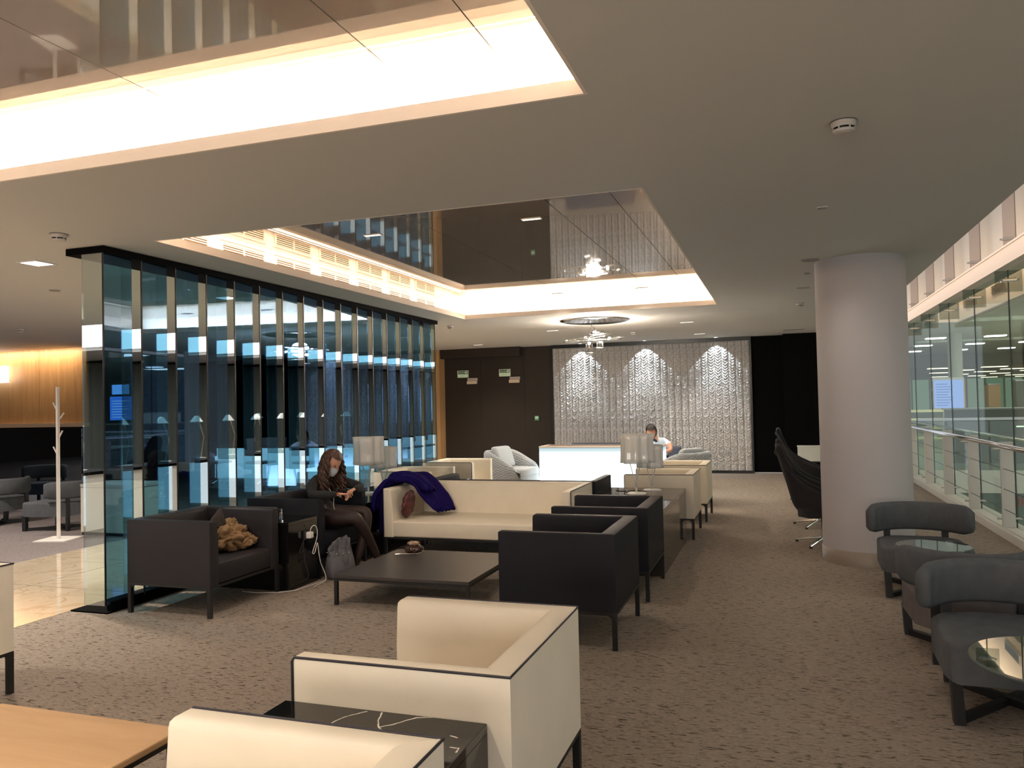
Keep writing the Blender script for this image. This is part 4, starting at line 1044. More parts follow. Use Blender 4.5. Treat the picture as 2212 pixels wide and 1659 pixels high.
# ------------------------------------------------------------------ departures hall beyond the glass
M_hallceil = mat('hall_ceiling', (.40, .40, .33), .7); M_hallfloor = mat('hall_floor', (.45, .43, .36), .3)
hc = struct(boxo('ceiling', (3.2, 40, 3, 46, 3.62, 3.75), M_hallceil)); hc['label'] = 'hall ceiling beyond the glazing'
hc = struct(boxo('ceiling', (3.0, 40, 46, 85, 3.0, 3.1), mat('hall_ceiling_far', (.34, .29, .20), .7))); hc['label'] = 'lower tan ceiling at the far end of the hall'
hc = struct(boxo('trim_8', (3.0, 40, 45.9, 46, 3.0, 3.62), mat('hall_bulk', (.25, .22, .17), .7))); hc['label'] = 'brown drop between the two hall ceilings'
hf = struct(boxo('floor', (2.56, 40, -10, 85, -4.1, -4.0), M_hallfloor)); hf['label'] = 'polished lower floor of the hall'
mz = struct(empty('floor')); mz['label'] = 'pale mezzanine slab across the void'
boxo('slab', (2.6, 40, 18, 85, -.12, 0), M_hallfloor, mz); boxo('edge_band', (2.6, 40, 17.9, 18, -.42, .03), mat('slab_edge', (.62, .60, .52), .5), mz)
hw_ = struct(empty('wall_front')); hw_['label'] = 'green glazed shopfront wall under the mezzanine'
x = 2.7
while x < 20:
    boxo('pane', (x, x + 1.15, 19.0, 19.04, -4, -.5), mat('shop_green', (.13, .19, .15), .12), hw_); boxo('mullion', (x + 1.15, x + 1.2, 18.96, 19.05, -4, -.42), M_leg, hw_); x += 1.2
text_obj('DI', .30, (4.53, 18.98, -.82), mat('sign_red', (.55, .05, .05), .4), hw_)
fw_ = struct(empty('wall_back')); fw_['label'] = 'green lit glazed wall at the far end of the hall'
x = 3.0; i = 0
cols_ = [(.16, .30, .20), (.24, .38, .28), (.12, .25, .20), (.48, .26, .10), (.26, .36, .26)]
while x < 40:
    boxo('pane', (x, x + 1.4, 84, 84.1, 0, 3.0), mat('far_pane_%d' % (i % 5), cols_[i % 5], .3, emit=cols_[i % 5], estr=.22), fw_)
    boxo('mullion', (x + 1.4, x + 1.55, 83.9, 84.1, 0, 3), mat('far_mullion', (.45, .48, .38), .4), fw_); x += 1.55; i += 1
st = struct(boxo('wall_right', (40, 40.2, -10, 85, -4, 4), mat('hall_side', (.3, .3, .25), .7))); st['label'] = 'far side wall of the hall'
st = struct(boxo('wall_left', (2.56, 2.6, 24.5, 85, 0, 3.7), mat('hall_side2', (.35, .33, .27), .7))); st['label'] = 'near side wall of the hall'
def hall_light(x, y, z, L, wd, col, s, label, grp):
    t = boxo('strip_light', (-L / 2, L / 2, -wd / 2, wd / 2, -.03, 0), mat_emit('strip_%.2f' % col[2], col, s)); t.location = (x, y, z); tag(t, label, 'ceiling light', grp)
ORD = ('first', 'second', 'third', 'fourth', 'fifth', 'sixth', 'seventh')
for r_, y in enumerate((32, 36.5, 41)):
    for c_, x in enumerate((5.5, 7.4, 9.3, 11.2, 13.1)):
        hall_light(x + r_ * .3, y, 3.615, .62, .42, (1, 1, .98), 3, 'white strip light on the nearer hall ceiling, %s row back, %s from the left' % (ORD[r_], ORD[c_]), 'white strip lights on the nearer hall ceiling')
for r_, y in enumerate((48, 53, 58, 64, 71, 78)):
    for c_ in range(5):
        hall_light(y * .175 + c_ * 2.6 + (r_ % 2) * 1.2, y, 2.995, 1.15, .6, (1, .93, .62), 1.6, 'warm strip light on the far hall ceiling, %s row back, %s from the left' % (ORD[r_], ORD[c_]), 'warm strip lights on the far hall ceiling')
cw = mat('column_white', (.60, .60, .52), .5)
for x, y, r_, lb_ in ((5.72, 30, .22, 'round white hall column behind the blue screen'), (12.4, 42, .3, 'slim white hall column farther off'), (8.35, 27.5, .12, 'slim white hall column nearest the right edge')):
    t = empty('column', (x, y, 0)); tag(t, lb_, 'column')
    bm = B(); lathe(bm, [(r_, 0.08), (r_, 3.62 if y < 46 else 3)], 28); finish(bm, 'shaft', cw, t, smooth=True); bm = B(); disc(bm, 0, 0, 0, .08, r_ + .03, 28); finish(bm, 'base', M_steel, t)
t = empty('info_screen', (5.22, 28.6, 0)); tag(t, 'large pale blue information totem in the hall beyond the glazing', 'screen')
boxo('display', (-.42, .42, -.09, -.08, 1.12, 2.02), mat_emit('totem_blue', (.33, .48, .95), .5), t); boxo('housing', (-.45, .45, -.08, .08, 1.0, 2.1), M_steel, t); boxo('leg', (-.06, .06, -.05, .05, 0, 1.0), M_steel, t)
for i in range(9): boxo('text_line', (-.36, -.02 + (i % 4) * .05, -.095, -.09, 1.2 + i * .085, 1.225 + i * .085), mat_emit('totem_dark', (.16, .27, .65), .42), t)
t = empty('kiosk', (6.2, 20.6, 0)); tag(t, 'dark long counter kiosk on the mezzanine beyond the glazing', 'kiosk')
boxo('body', (-2.45, 1.6, -.5, .5, 0, .62), mat('kiosk_glass', (.10, .11, .10), .6), t); boxo('upper', (-2.45, 1.6, -.45, .5, .62, 1.2), mat('kiosk_dark', (.03, .032, .03), .6), t); boxo('counter_top', (-2.5, 1.65, -.55, .55, 1.2, 1.23), mat('kiosk_top', (.2, .2, .18), .3), t)
boxo('strip', (-1.2, -.7, -.47, -.45, .80, .83), mat_emit('kiosk_strip', (1, 1, .85), 1), t)
t = empty('barrier', (3.9, 26, 0)); tag(t, 'yellow lit barrier rails left of the round hall column', 'barrier')
for i, z in enumerate((.25, .55, .8, 1.05)): boxo('rail', (-1.0, .75, -.04, .04, z, z + .07), mat('barrier_yellow', (.62, .58, .30), .4, emit=(.8, .75, .4), estr=.15), t)
for x in (-.9, .7): boxo('post', (x, x + .07, -.05, .05, 0, 1.15), mat('barrier_post', (.7, .66, .42), .4), t)
for i, (x, y, z0, wd, h_, col, em, lb_) in enumerate(((9.2, 34, 0, 1.6, 2.0, (.05, .07, .06), 0, 'dark shop unit in the hall right of the round column'), (8.15, 36, 0, .42, 1.9, (.30, .17, .08), .08, 'narrow orange lit display in the middle of the hall'), (11.5, 30, 0, 1.4, 1.5, (.45, .47, .42), .2, 'white backlit panel at the right of the hall'))):
    t = empty('hall_unit', (x, y, z0)); tag(t, lb_, 'shop unit')
    boxo('body', (-wd / 2, wd / 2, -.3, .3, .1, h_), mat('hall_unit_%d' % i, col, .4, emit=col, estr=em), t); boxo('plinth', (-wd / 2, wd / 2, -.28, .28, 0, .1), M_leg, t); boxo('top', (-wd / 2 - .02, wd / 2 + .02, -.32, .32, h_, h_ + .05), M_steel, t)
t = empty('glazing_mast', (3.92, 14.0, 0)); tag(t, 'slim dark steel mast with cross arms supporting the outer glazing', 'mast')
bm = B(); tube(bm, [(0, 0, -4), (0, 0, 3.9)], .035, 12); finish(bm, 'pole', mat('mast_grey', (.16, .17, .15), .4, metal=.5), t)
for z in (.12, 1.25, 2.6):
    bm = B(); tube(bm, [(-.28, 0, z), (.28, 0, z)], .02, 8); finish(bm, 'cross_arm', M_steel, t)
t = empty('hall_railing', (9, 17.95, .03)); tag(t, 'glass railing along the edge of the mezzanine slab', 'railing')
boxo('rail', (-6.3, 12, -.03, .03, 1.0, 1.05), M_steel, t)
for i in range(14): boxo('glass_panel', (-6.3 + i * 1.3, -6.3 + i * 1.3 + 1.26, -.006, .006, 0.0, .98), mat_glass('rail_glass', (.78, .86, .80), (1, 1, 1), .06, fres=.2), t)

# ------------------------------------------------------------------ people
M_skin = mat('skin', (.58, .30, .20), .55, sub=.1); M_skin2 = mat('skin_tan', (.50, .25, .16), .55)
M_hood = mat('black_knit', (.014, .013, .014), .9, bump=.3, bscale=90); M_skirt = mat('black_skirt', (.008, .008, .009), .9)
M_tight = mat('sheer_black_tights', (.024, .010, .007), .6); M_shoe = mat('black_shoe', (.008, .008, .008), .4)
M_tshirt = mat('white_tshirt', (.66, .68, .72), .9, bump=.2, bscale=40); M_jean = mat('dark_jeans', (.02, .025, .04), .9)
M_hair = mat('auburn_hair', (.060, .020, .010), .5, bump=.4, bscale=60); M_hair2 = mat('dark_hair', (.016, .011, .009), .6, bump=.5, bscale=70)
def skin_mesh(nodes, edges, root=0, sub=2):
    """nodes: name -> (pos, radius or (rx, ry)); edges: (a, b, material index)"""
    names = list(nodes); idx = {n: i for i, n in enumerate(names)}
    bm = bmesh.new(); lay = bm.verts.layers.skin.verify(); vs = [bm.verts.new(nodes[n][0]) for n in names]
    for e in edges: bm.edges.new((vs[idx[e[0]]], vs[idx[e[1]]]))
    for n, v in zip(names, vs):
        r = nodes[n][1]; v[lay].radius = r if isinstance(r, tuple) else (r, r)
        v[lay].use_root = (n == names[root])
    me = bpy.data.meshes.new('t'); bm.to_mesh(me); bm.free()
    o = bpy.data.objects.new('t', me); C.objects.link(o)
    sk = o.modifiers.new('skin', 'SKIN'); sk.use_smooth_shade = True; sk.branch_smoothing = .6
    ss = o.modifiers.new('sub', 'SUBSURF'); ss.levels = sub; ss.render_levels = sub
    dg = bpy.context.evaluated_depsgraph_get(); dg.update()
    out = bpy.data.meshes.new_from_object(o.evaluated_get(dg)); bpy.data.objects.remove(o)
    segs = [(Vector(nodes[a][0]), Vector(nodes[b][0]), mi) for a, b, mi in edges]
    for p in out.polygons:
        c_ = p.center; best = None
        for a, b, mi in segs:
            d = b - a; t = max(0, min(1, (c_ - a).dot(d) / max(1e-9, d.length_squared))); dist = (c_ - (a + d * t)).length
            if best is None or dist < best[0]: best = (dist, mi)
        p.material_index = best[1]; p.use_smooth = True
    return out
def head_bm(center, fwd, up, s, mi=0, mask=False):
    """head with brow, nose, lips, chin and ears in a frame looking along fwd"""
    f = Vector(fwd).normalized(); u = Vector(up); u = (u - f * u.dot(f)).normalized(); r = f.cross(u)
    bm = bmesh.new(); bmesh.ops.create_uvsphere(bm, u_segments=32, v_segments=22, radius=1)
    for v in bm.verts:
        x, y, z = v.co           # x right, y forward, z up
        jaw = max(0, -z)
        X = x * .076 * (1 - .32 * jaw ** 1.6); Y = y * (.098 if y < 0 else .092) * (1 - .10 * jaw); Z = z * .118
        if y > 0:
            Y += .004 * math.exp(-((z - .28) / .12) ** 2) * math.exp(-(x / .6) ** 2)
            for sx in (-.42, .42): Y -= .010 * math.exp(-((z - .10) / .13) ** 2 - ((x - sx) / .2) ** 2)
            Y += .022 * math.exp(-((z + .16) / .10) ** 2 - (x / .13) ** 2) + .012 * math.exp(-((z - .02) / .16) ** 2 - (x / .11) ** 2)
            Y += .007 * math.exp(-((z + .45) / .07) ** 2 - (x / .28) ** 2) + .006 * math.exp(-((z + .80) / .15) ** 2 - (x / .35) ** 2)
        if y < 0 and z < -.3: Y *= 1 - .45 * (-.3 - z)
        v.co = Vector((X, Y, Z))
    for sx in (-1, 1):
        q = bmesh.ops.create_uvsphere(bm, u_segments=10, v_segments=8, radius=1)['verts']
        for v in q: v.co = Vector((sx * .076 + v.co.x * .008, v.co.y * .018 - .004, v.co.z * .032 - .004))
    for fc in bm.faces: fc.material_index = mi; fc.smooth = True
    mm = Matrix((r, f, u)).transposed().to_4x4(); mm.translation = Vector(center)
    for v in bm.verts: v.co = mm @ (v.co * s)
    return bm, mm
def join_to(me_list, name, mats, parent):
    bm = bmesh.new()
    for q in me_list:
        if isinstance(q, bpy.types.Mesh): bm.from_mesh(q); bpy.data.meshes.remove(q)
        else:
            t = bpy.data.meshes.new('t'); q.to_mesh(t); q.free(); bm.from_mesh(t); bpy.data.meshes.remove(t)
    me = bpy.data.meshes.new(name); bm.to_mesh(me); bm.free()
    for k in mats: me.materials.append(k)
    o = bpy.data.objects.new(name, me); C.objects.link(o); o.parent = parent; return o
def hand_nodes(pref, wrist, d, palm_n, s=1.0, curl=.6, thumb=1):
    """wrist point, pointing direction d, palm normal; returns node and edge lists"""
    W = Vector(wrist); d = Vector(d).normalized(); nrm = Vector(palm_n); nrm = (nrm - d * nrm.dot(d)).normalized(); sd = d.cross(nrm) * thumb
    N = {}; E_ = []
    N[pref + 'w'] = (W, (.022 * s, .016 * s)); N[pref + 'p'] = (W + d * .05 * s, (.030 * s, .014 * s)); E_.append((pref + 'w', pref + 'p', 0))
    for i, (off, L) in enumerate(((.028, .070), (.010, .078), (-.009, .072), (-.027, .056))):
        k0 = W + d * .085 * s + sd * off * s; a = curl
        k1 = k0 + (d * math.cos(a) + nrm * math.sin(a)) * L * .45 * s; k2 = k1 + (d * math.cos(a * 2.1) + nrm * math.sin(a * 2.1)) * L * .32 * s
        k3 = k2 + (d * math.cos(a * 2.9) + nrm * math.sin(a * 2.9)) * L * .24 * s
        for j, (pt, r) in enumerate(((k0, .0098), (k1, .0088), (k2, .0080), (k3, .0066))): N['%s%d%d' % (pref, i, j)] = (pt, r * s)
        E_.append((pref + 'p', '%s%d0' % (pref, i), 0))
        for j in range(3): E_.append(('%s%d%d' % (pref, i, j), '%s%d%d' % (pref, i, j + 1), 0))
    t0 = W + d * .025 * s + sd * .026 * s; t1 = t0 + (d * .6 + sd * .55 + nrm * .35).normalized() * .036 * s; t2 = t1 + (d * .85 + sd * .1 + nrm * .5).normalized() * .028 * s
    N[pref + 't0'] = (t0, .012 * s); N[pref + 't1'] = (t1, .0105 * s); N[pref + 't2'] = (t2, .0085 * s)
    E_ += [(pref + 'w', pref + 't0', 0), (pref + 't0', pref + 't1', 0), (pref + 't1', pref + 't2', 0)]
    return N, E_

# --- seated woman (facing +x, turned a little to the viewer, head bowed)
wm = empty('person', (-4.25, 6.68, 0)); tag(wm, 'woman with long auburn curls, white face mask and black hoodie seated in an armchair', 'person')
def L(*p): return (p[0] + 4.25, p[1] - 6.68, p[2])
N = {
 'pelvis': (L(-4.32, 6.69, .53), (.15, .13)), 'waist': (L(-4.30, 6.70, .66), (.135, .11)), 'chest': (L(-4.25, 6.71, .80), (.155, .12)), 'neckb': (L(-4.20, 6.71, .91), (.08, .07)), 'neck': (L(-4.165, 6.70, .955), .05), 'skull': (L(-4.13, 6.69, 1.00), .05),
 'shN': (L(-4.24, 6.53, .845), .062), 'elN': (L(-4.13, 6.36, .755), .048), 'frN': (L(-4.02, 6.40, .750), .042), 'wrN': (L(-3.93, 6.47, .752), .030),
 'shF': (L(-4.20, 6.88, .850), .062), 'elF': (L(-3.98, 7.00, .765), .048), 'frF': (L(-3.93, 6.88, .765), .042), 'wrF': (L(-3.91, 6.77, .770), .030),
 'hipN': (L(-4.25, 6.59, .50), .105), 'knN': (L(-3.83, 6.64, .515), .068), 'clN': (L(-3.79, 6.74, .36), .055), 'anN': (L(-3.76, 6.90, .115), .036), 'hlN': (L(-3.78, 6.92, .055), .032), 'toN': (L(-3.64, 6.98, .035), .030),
 'hipF': (L(-4.23, 6.80, .50), .105), 'knF': (L(-3.83, 6.86, .545), .068), 'clF': (L(-3.83, 6.80, .36), .055), 'anF': (L(-3.86, 6.70, .10), .036), 'hlF': (L(-3.88, 6.69, .05), .032), 'toF': (L(-3.74, 6.64, .032), .030)}
E_ = [('pelvis', 'waist', 1), ('waist', 'chest', 1), ('chest', 'neckb', 1), ('neckb', 'neck', 0), ('neck', 'skull', 0), ('chest', 'shN', 1), ('shN', 'elN', 1), ('elN', 'frN', 1), ('frN', 'wrN', 1), ('chest', 'shF', 1), ('shF', 'elF', 1), ('elF', 'frF', 1), ('frF', 'wrF', 1),
      ('pelvis', 'hipN', 2), ('hipN', 'knN', 3), ('knN', 'clN', 3), ('clN', 'anN', 3), ('anN', 'hlN', 4), ('hlN', 'toN', 4), ('pelvis', 'hipF', 2), ('hipF', 'knF', 3), ('knF', 'clF', 3), ('clF', 'anF', 3), ('anF', 'hlF', 4), ('hlF', 'toF', 4)]
body = skin_mesh(N, E_)
h1, e1 = hand_nodes('n', L(-3.935, 6.465, .752), (.55, .80, -.05), (0.2, .1, -1), 1.0, .75, 1)
h2, e2 = hand_nodes('f', L(-3.91, 6.775, .770), (-.12, -1, -.15), (.1, -.1, -1), 1.0, .75, -1)
m1 = skin_mesh(h1, e1, 0, 1); m2 = skin_mesh(h2, e2, 0, 1)
hb, hm_ = head_bm(L(-4.115, 6.68, 1.035), (.80, -.12, -.62), (.62, -.05, .75), .98)
wb = join_to([body, m1, m2, hb], 'body', [M_skin, M_hood, M_skirt, M_tight, M_shoe], wm)
# eyes, mask, hair as parts
def on_head(mm, s, p): return mm @ (Vector(p) * s)
for sx in (-1, 1):
    bm = B(); bmesh.ops.create_uvsphere(bm, u_segments=10, v_segments=8, radius=.012)
    for v in bm.verts: v.co = on_head(hm_, .98, (v.co.x + sx * .031, v.co.y * .6 + .080, v.co.z * .7 + .010))
    finish(bm, 'eye', mat('eye_lid', (.10, .05, .04), .5), wm, smooth=True)
bm = B(); rows = []
for j in range(7):
    z = .0 - .095 * j / 6; row = []
    for i in range(13):
        u = i / 12 * 2 - 1; a = u * 1.15
        rr_ = .086 - .10 * max(0, -z - .05) * .8
        row.append(bm.verts.new(on_head(hm_, .98, (math.sin(a) * .080 * (1 + z * 1.5), math.cos(a) * (.104 + .008 * math.sin(j / 6 * PI)) - .002, z - .008))))
    rows.append(row)
for j in range(6):
    for i in range(12): bm.faces.new((rows[j][i], rows[j][i + 1], rows[j + 1][i + 1], rows[j + 1][i]))
finish(bm, 'face_mask', mat('mask_white', (.62, .68, .72), .8), wm, smooth=True)
bm = B(); bmesh.ops.create_uvsphere(bm, u_segments=24, v_segments=16, radius=1)
for v in list(bm.verts):
    if v.co.y > .45 and v.co.z < .55: bm.verts.remove(v)
for v in bm.verts:
    x, y, z = v.co; k = 1 + .04 * math.sin(9 * x + 7 * z) + .03 * math.sin(13 * y + 5 * z)
    v.co = on_head(hm_, .98, (x * .092 * k, y * .108 * k - .008, z * .125 * k + .012))
hair = finish(bm, 'hair', M_hair, wm, smooth=True)
hr = random.Random(11); bm = B()
for i in range(150):
    a = hr.uniform(-2.5, 2.5)            # around the crown, 0 = back of the head
    if abs(a) > 1.7: a = math.copysign(hr.uniform(.5, 1.7), a)
    bxk = on_head(hm_, .98, (math.sin(a) * .088, -math.cos(a) * .10, .07 - hr.uniform(0, .05)))
    Ln = hr.uniform(.26, .40); pts = []; ph = hr.uniform(0, 6.28); out = Vector((math.sin(a), -math.cos(a), 0))
    o3 = (hm_.to_3x3() @ out); o3.z *= .2
    for k in range(13):
        t_ = k / 12
        rad = .011 + .022 * t_
        p_ = Vector(bxk) + o3 * (.05 * math.sin(min(1, t_ * 1.6) * PI / 2)) + Vector((0, 0, -Ln * t_ ** 1.1))
        p_ += Vector((math.cos(ph + t_ * 15), math.sin(ph + t_ * 15), 0)) * rad
        pts.append(p_)
    tube(bm, pts, [.012 * (1 - .45 * k / 12) for k in range(13)], 5)
hl = finish(bm, 'curls', mat('auburn_curls', (.060, .023, .010), .45, vary=.5, vscale=25), hair, smooth=True); hl['kind'] = 'stuff'
bm = B(); tube(bm, [L(-4.10, 6.60, .80), L(-4.06, 6.62, .70), L(-4.07, 6.63, .62), L(-4.05, 6.63, .56)], .004, 6); finish(bm, 'drawstring', mat('cord_white', (.6, .6, .58), .7), wm)

# --- seated man behind the right end of the desk
mn = empty('person', (-2.12, 13.95, 0)); tag(mn, 'dark-haired man in a white t-shirt bent over behind the right end of the glowing desk', 'person')
def L2(*p): return (p[0] + 2.12, p[1] - 13.95, p[2])
N = {'pelvis': (L2(-2.05, 14.35, .46), (.16, .14)), 'waist': (L2(-2.04, 14.28, .62), (.15, .12)), 'chest': (L2(-2.04, 14.08, .80), (.17, .13)), 'neckb': (L2(-2.07, 13.93, .90), (.08, .07)), 'neck': (L2(-2.09, 13.87, .95), .055), 'skull': (L2(-2.10, 13.80, .99), .05),
 'shL': (L2(-2.24, 14.02, .84), .065), 'elL': (L2(-2.34, 13.85, .66), .048), 'wrL': (L2(-2.15, 13.74, .66), .03),
 'shR': (L2(-1.86, 14.02, .85), .068), 'slR': (L2(-1.82, 13.96, .78), .058), 'elR': (L2(-1.79, 13.86, .69), .044), 'wrR': (L2(-1.95, 13.72, .67), .028),
 'hipL': (L2(-2.18, 14.26, .45), .10), 'knL': (L2(-2.25, 13.85, .50), .068), 'anL': (L2(-2.25, 13.80, .09), .04), 'toL': (L2(-2.27, 13.66, .04), .035),
 'hipR': (L2(-1.92, 14.26, .45), .10), 'knR': (L2(-1.86, 13.85, .50), .068), 'anR': (L2(-1.86, 13.80, .09), .04), 'toR': (L2(-1.86, 13.66, .04), .035)}
E_ = [('pelvis', 'waist', 1), ('waist', 'chest', 1), ('chest', 'neckb', 1), ('neckb', 'neck', 0), ('neck', 'skull', 0), ('chest', 'shL', 1), ('shL', 'elL', 1), ('elL', 'wrL', 0), ('chest', 'shR', 1), ('shR', 'slR', 1), ('slR', 'elR', 0), ('elR', 'wrR', 0),
      ('pelvis', 'hipL', 2), ('hipL', 'knL', 2), ('knL', 'anL', 2), ('anL', 'toL', 3), ('pelvis', 'hipR', 2), ('hipR', 'knR', 2), ('knR', 'anR', 2), ('anR', 'toR', 3)]
body = skin_mesh(N, E_)
h1, e1 = hand_nodes('l', L2(-2.15, 13.74, .66), (1, -.2, 0), (0, 0, -1), 1.05, .6, 1); h2, e2 = hand_nodes('r', L2(-1.95, 13.72, .67), (-1, -.2, 0), (0, 0, -1), 1.05, .6, -1)
m1 = skin_mesh(h1, e1, 0, 1); m2 = skin_mesh(h2, e2, 0, 1)
hb, hm2 = head_bm(L2(-2.10, 13.77, 1.02), (.05, -.86, -.50), (0, -.50, .86), 1.05)
join_to([body, m1, m2, hb], 'body', [M_skin2, M_tshirt, M_jean, M_shoe], mn)
bm = B(); bmesh.ops.create_uvsphere(bm, u_segments=24, v_segments=16, radius=1)
for v in list(bm.verts):
    if v.co.y > .35 and v.co.z < .42: bm.verts.remove(v)
for v in bm.verts:
    x, y, z = v.co; k = 1 + .04 * math.sin(11 * x + 9 * z) + .03 * math.sin(17 * y); v.co = on_head(hm2, 1.05, (x * .091 * k, y * .112 * k - .002, z * .138 * k + .008))
finish(bm, 'hair', M_hair2, mn, smooth=True)
for sx in (-1, 1):
    bm = B(); bmesh.ops.create_uvsphere(bm, u_segments=10, v_segments=8, radius=.012)
    for v in bm.verts: v.co = on_head(hm2, 1.05, (v.co.x + sx * .031, v.co.y * .6 + .080, v.co.z * .7 + .010))
    finish(bm, 'eye', mat('eye_lid', (.10, .05, .04), .5), mn, smooth=True)
mc = empty('armchair', (-2.05, 14.42, 0)); tag(mc, 'slate blue easy chair under the man behind the desk', 'armchair')
boxo('seat', (-.34, .34, -.32, .30, .16, .37), M_blue, mc, bev=.03); boxo('backrest', (-.34, .34, .30, .42, .2, .72), M_blue, mc, bev=.04); boxo('base', (-.3, .3, -.28, .35, 0, .16), M_leg, mc)

# ------------------------------------------------------------------ clothes and bags
from mathutils import noise as mnoise
def crumple(bm, amp, freq, seed=0, fold=0.0):
    for v in bm.verts:
        q = Vector((v.co.x * freq + seed, v.co.y * freq * .8, v.co.z * freq * 1.3))
        w_ = mnoise.noise(q * .6 + Vector((5, 1, 2)))
        q2 = q + Vector((w_, -w_, w_)) * .8
        ridge = 1 - min(1, abs(mnoise.noise(q2 * 1.5)) * 3.2); ridge2 = 1 - min(1, abs(mnoise.noise(q2 * 3.4 + Vector((3, 3, 3)))) * 3.0)
        v.co += v.normal * amp * (mnoise.noise(q) * .7 - ridge * .55 * fold - ridge2 * .22 * fold + .2)
def blob(name, center, rad, mt, parent=None, amp=.04, freq=7, seed=0, fold=1, rot=0, flat=None, sub=4):
    bm = B(); bmesh.ops.create_icosphere(bm, subdivisions=sub, radius=1)
    mr_ = Matrix.Rotation(rot, 3, 'Z')
    for v in bm.verts: v.co = mr_ @ Vector((v.co.x * rad[0], v.co.y * rad[1], v.co.z * rad[2]))
    bm.normal_update(); crumple(bm, amp, freq, seed, fold)
    for v in bm.verts:
        v.co += Vector(center)
        if flat is not None and v.co.z < flat: v.co.z = flat
    return finish(bm, name, mt, parent, smooth=True)
tj = empty('jacket', (-4.40, 5.40, .405)); tag(tj, 'crumpled tan jacket with a dark hood lying on the aubergine armchair', 'jacket')
M_tan = mat('tan_cotton', (.30, .17, .075), .85, bump=.2, bscale=60, vary=.15, vscale=14); M_lining = mat('dark_lining', (.045, .033, .026), .9, bump=.2, bscale=60)
blob('body', (.06, .06, .105), (.13, .19, .125), M_tan, tj, .055, 9, 2, 1.3, rot=.4, flat=0, sub=5)
blob('sleeve', (.02, .12, .19), (.07, .12, .06), M_tan, tj, .04, 13, 7, 1.3, rot=.9, sub=5)
blob('sleeve', (.13, .12, .065), (.075, .13, .06), M_tan, tj, .04, 13, 5, 1.4, rot=-.5, flat=0, sub=5)
bm = B(); rg = []
for j in range(5):
    row = []
    for i in range(18):
        a = i / 18 * 2 * PI; r_ = .105 - .012 * j
        row.append(bm.verts.new((-.03 + r_ * .8 * math.cos(a) + .02 * math.sin(3 * a), -.03 + r_ * math.sin(a), .20 + .022 * j * (1 + .6 * math.sin(a + 1)) + .02 * math.sin(2 * a))))
    rg.append(row)
for j in range(4):
    for i in range(18): bm.faces.new((rg[j][i], rg[j][(i + 1) % 18], rg[j + 1][(i + 1) % 18], rg[j + 1][i]))
hd = finish(bm, 'hood', M_lining, tj, smooth=True); so = hd.modifiers.new('s', 'SOLIDIFY'); so.thickness = .018; ss = hd.modifiers.new('ss', 'SUBSURF'); ss.levels = 1; ss.render_levels = 1
blob('lining', (0, -.05, .05), (.10, .12, .05), M_lining, tj, .03, 9, 9, 1, flat=0)
bm = B(); n = 20; tube(bm, [(.155 + .03 * math.cos(2 * PI * k / n), .11 + .05 * math.sin(2 * PI * k / n), .055 + .032 * math.sin(2 * PI * k / n + .8)) for k in range(n)], .014, 8, closed=True); finish(bm, 'cuff', M_tan, tj, smooth=True)

M_cobalt = mat('navy_blue_wool', (.010, .005, .075), .95, spec=.1, bump=.25, bscale=80)
bc = empty('coat', (-3.72, 7.65, .72)); tag(bc, 'deep blue coat draped over the left arm of the cream sofa', 'coat')
def sheet(name, path, halfw, mt, parent, th=.02, seed=0, amp=.018, nacross=20):
    """cloth strip: path = list of points, halfw = list of half widths along a given side vector"""
    bm = B(); rows = []
    ndiv = 6; P_ = []; W_ = []
    for i in range(len(path) - 1):
        for k in range(ndiv):
            t_ = k / ndiv; t_ = t_ * t_ * (3 - 2 * t_) * .4 + t_ * .6
            P_.append(Vector(path[i][0]).lerp(Vector(path[i + 1][0]), t_)); W_.append(Vector(path[i][1]).lerp(Vector(path[i + 1][1]), t_))
    P_.append(Vector(path[-1][0])); W_.append(Vector(path[-1][1]))
    # smooth the path
    for _ in range(3):
        P_ = [P_[0]] + [(P_[i - 1] + P_[i] * 2 + P_[i + 1]) / 4 for i in range(1, len(P_) - 1)] + [P_[-1]]
        W_ = [W_[0]] + [(W_[i - 1] + W_[i] * 2 + W_[i + 1]) / 4 for i in range(1, len(W_) - 1)] + [W_[-1]]
    for i, (p_, w_v) in enumerate(zip(P_, W_)):
        row = []
        for k in range(nacross + 1):
            u = k / nacross * 2 - 1; q = p_ + w_v * u
            fold = math.sin(u * 7 + seed + .25 * i / ndiv) * amp + mnoise.noise(Vector((u * 3 + seed, i * .12, 0))) * amp * 1.5
            row.append(q + Vector((fold * .6, fold * .3, abs(fold))))
        rows.append([bm.verts.new(v) for v in row])
    for a, b2 in zip(rows[:-1], rows[1:]):
        for k in range(nacross): bm.faces.new((a[k], a[k + 1], b2[k + 1], b2[k]))
    o = finish(bm, name, mt, parent, smooth=True); s_ = o.modifiers.new('s', 'SOLIDIFY'); s_.thickness = th; s_.offset = 1; return o
def LC(*p): return Vector((p[0] + 3.72, p[1] - 7.65, p[2] - .72))
sheet('body', [(LC(-3.92, 7.42, .22), (0, .12, .0)), (LC(-3.93, 7.45, .45), (0, .16, .0)), (LC(-3.91, 7.52, .68), (0, .20, 0)), (LC(-3.83, 7.60, .775), (0, .24, .02)), (LC(-3.70, 7.66, .775), (.02, .25, .02)), (LC(-3.60, 7.70, .70), (.03, .22, .02)), (LC(-3.50, 7.72, .56), (.04, .20, .02)), (LC(-3.42, 7.74, .45), (.05, .16, 0)), (LC(-3.38, 7.74, .425), (.04, .12, 0))], None, M_cobalt, bc, .03, 1.3, .022)
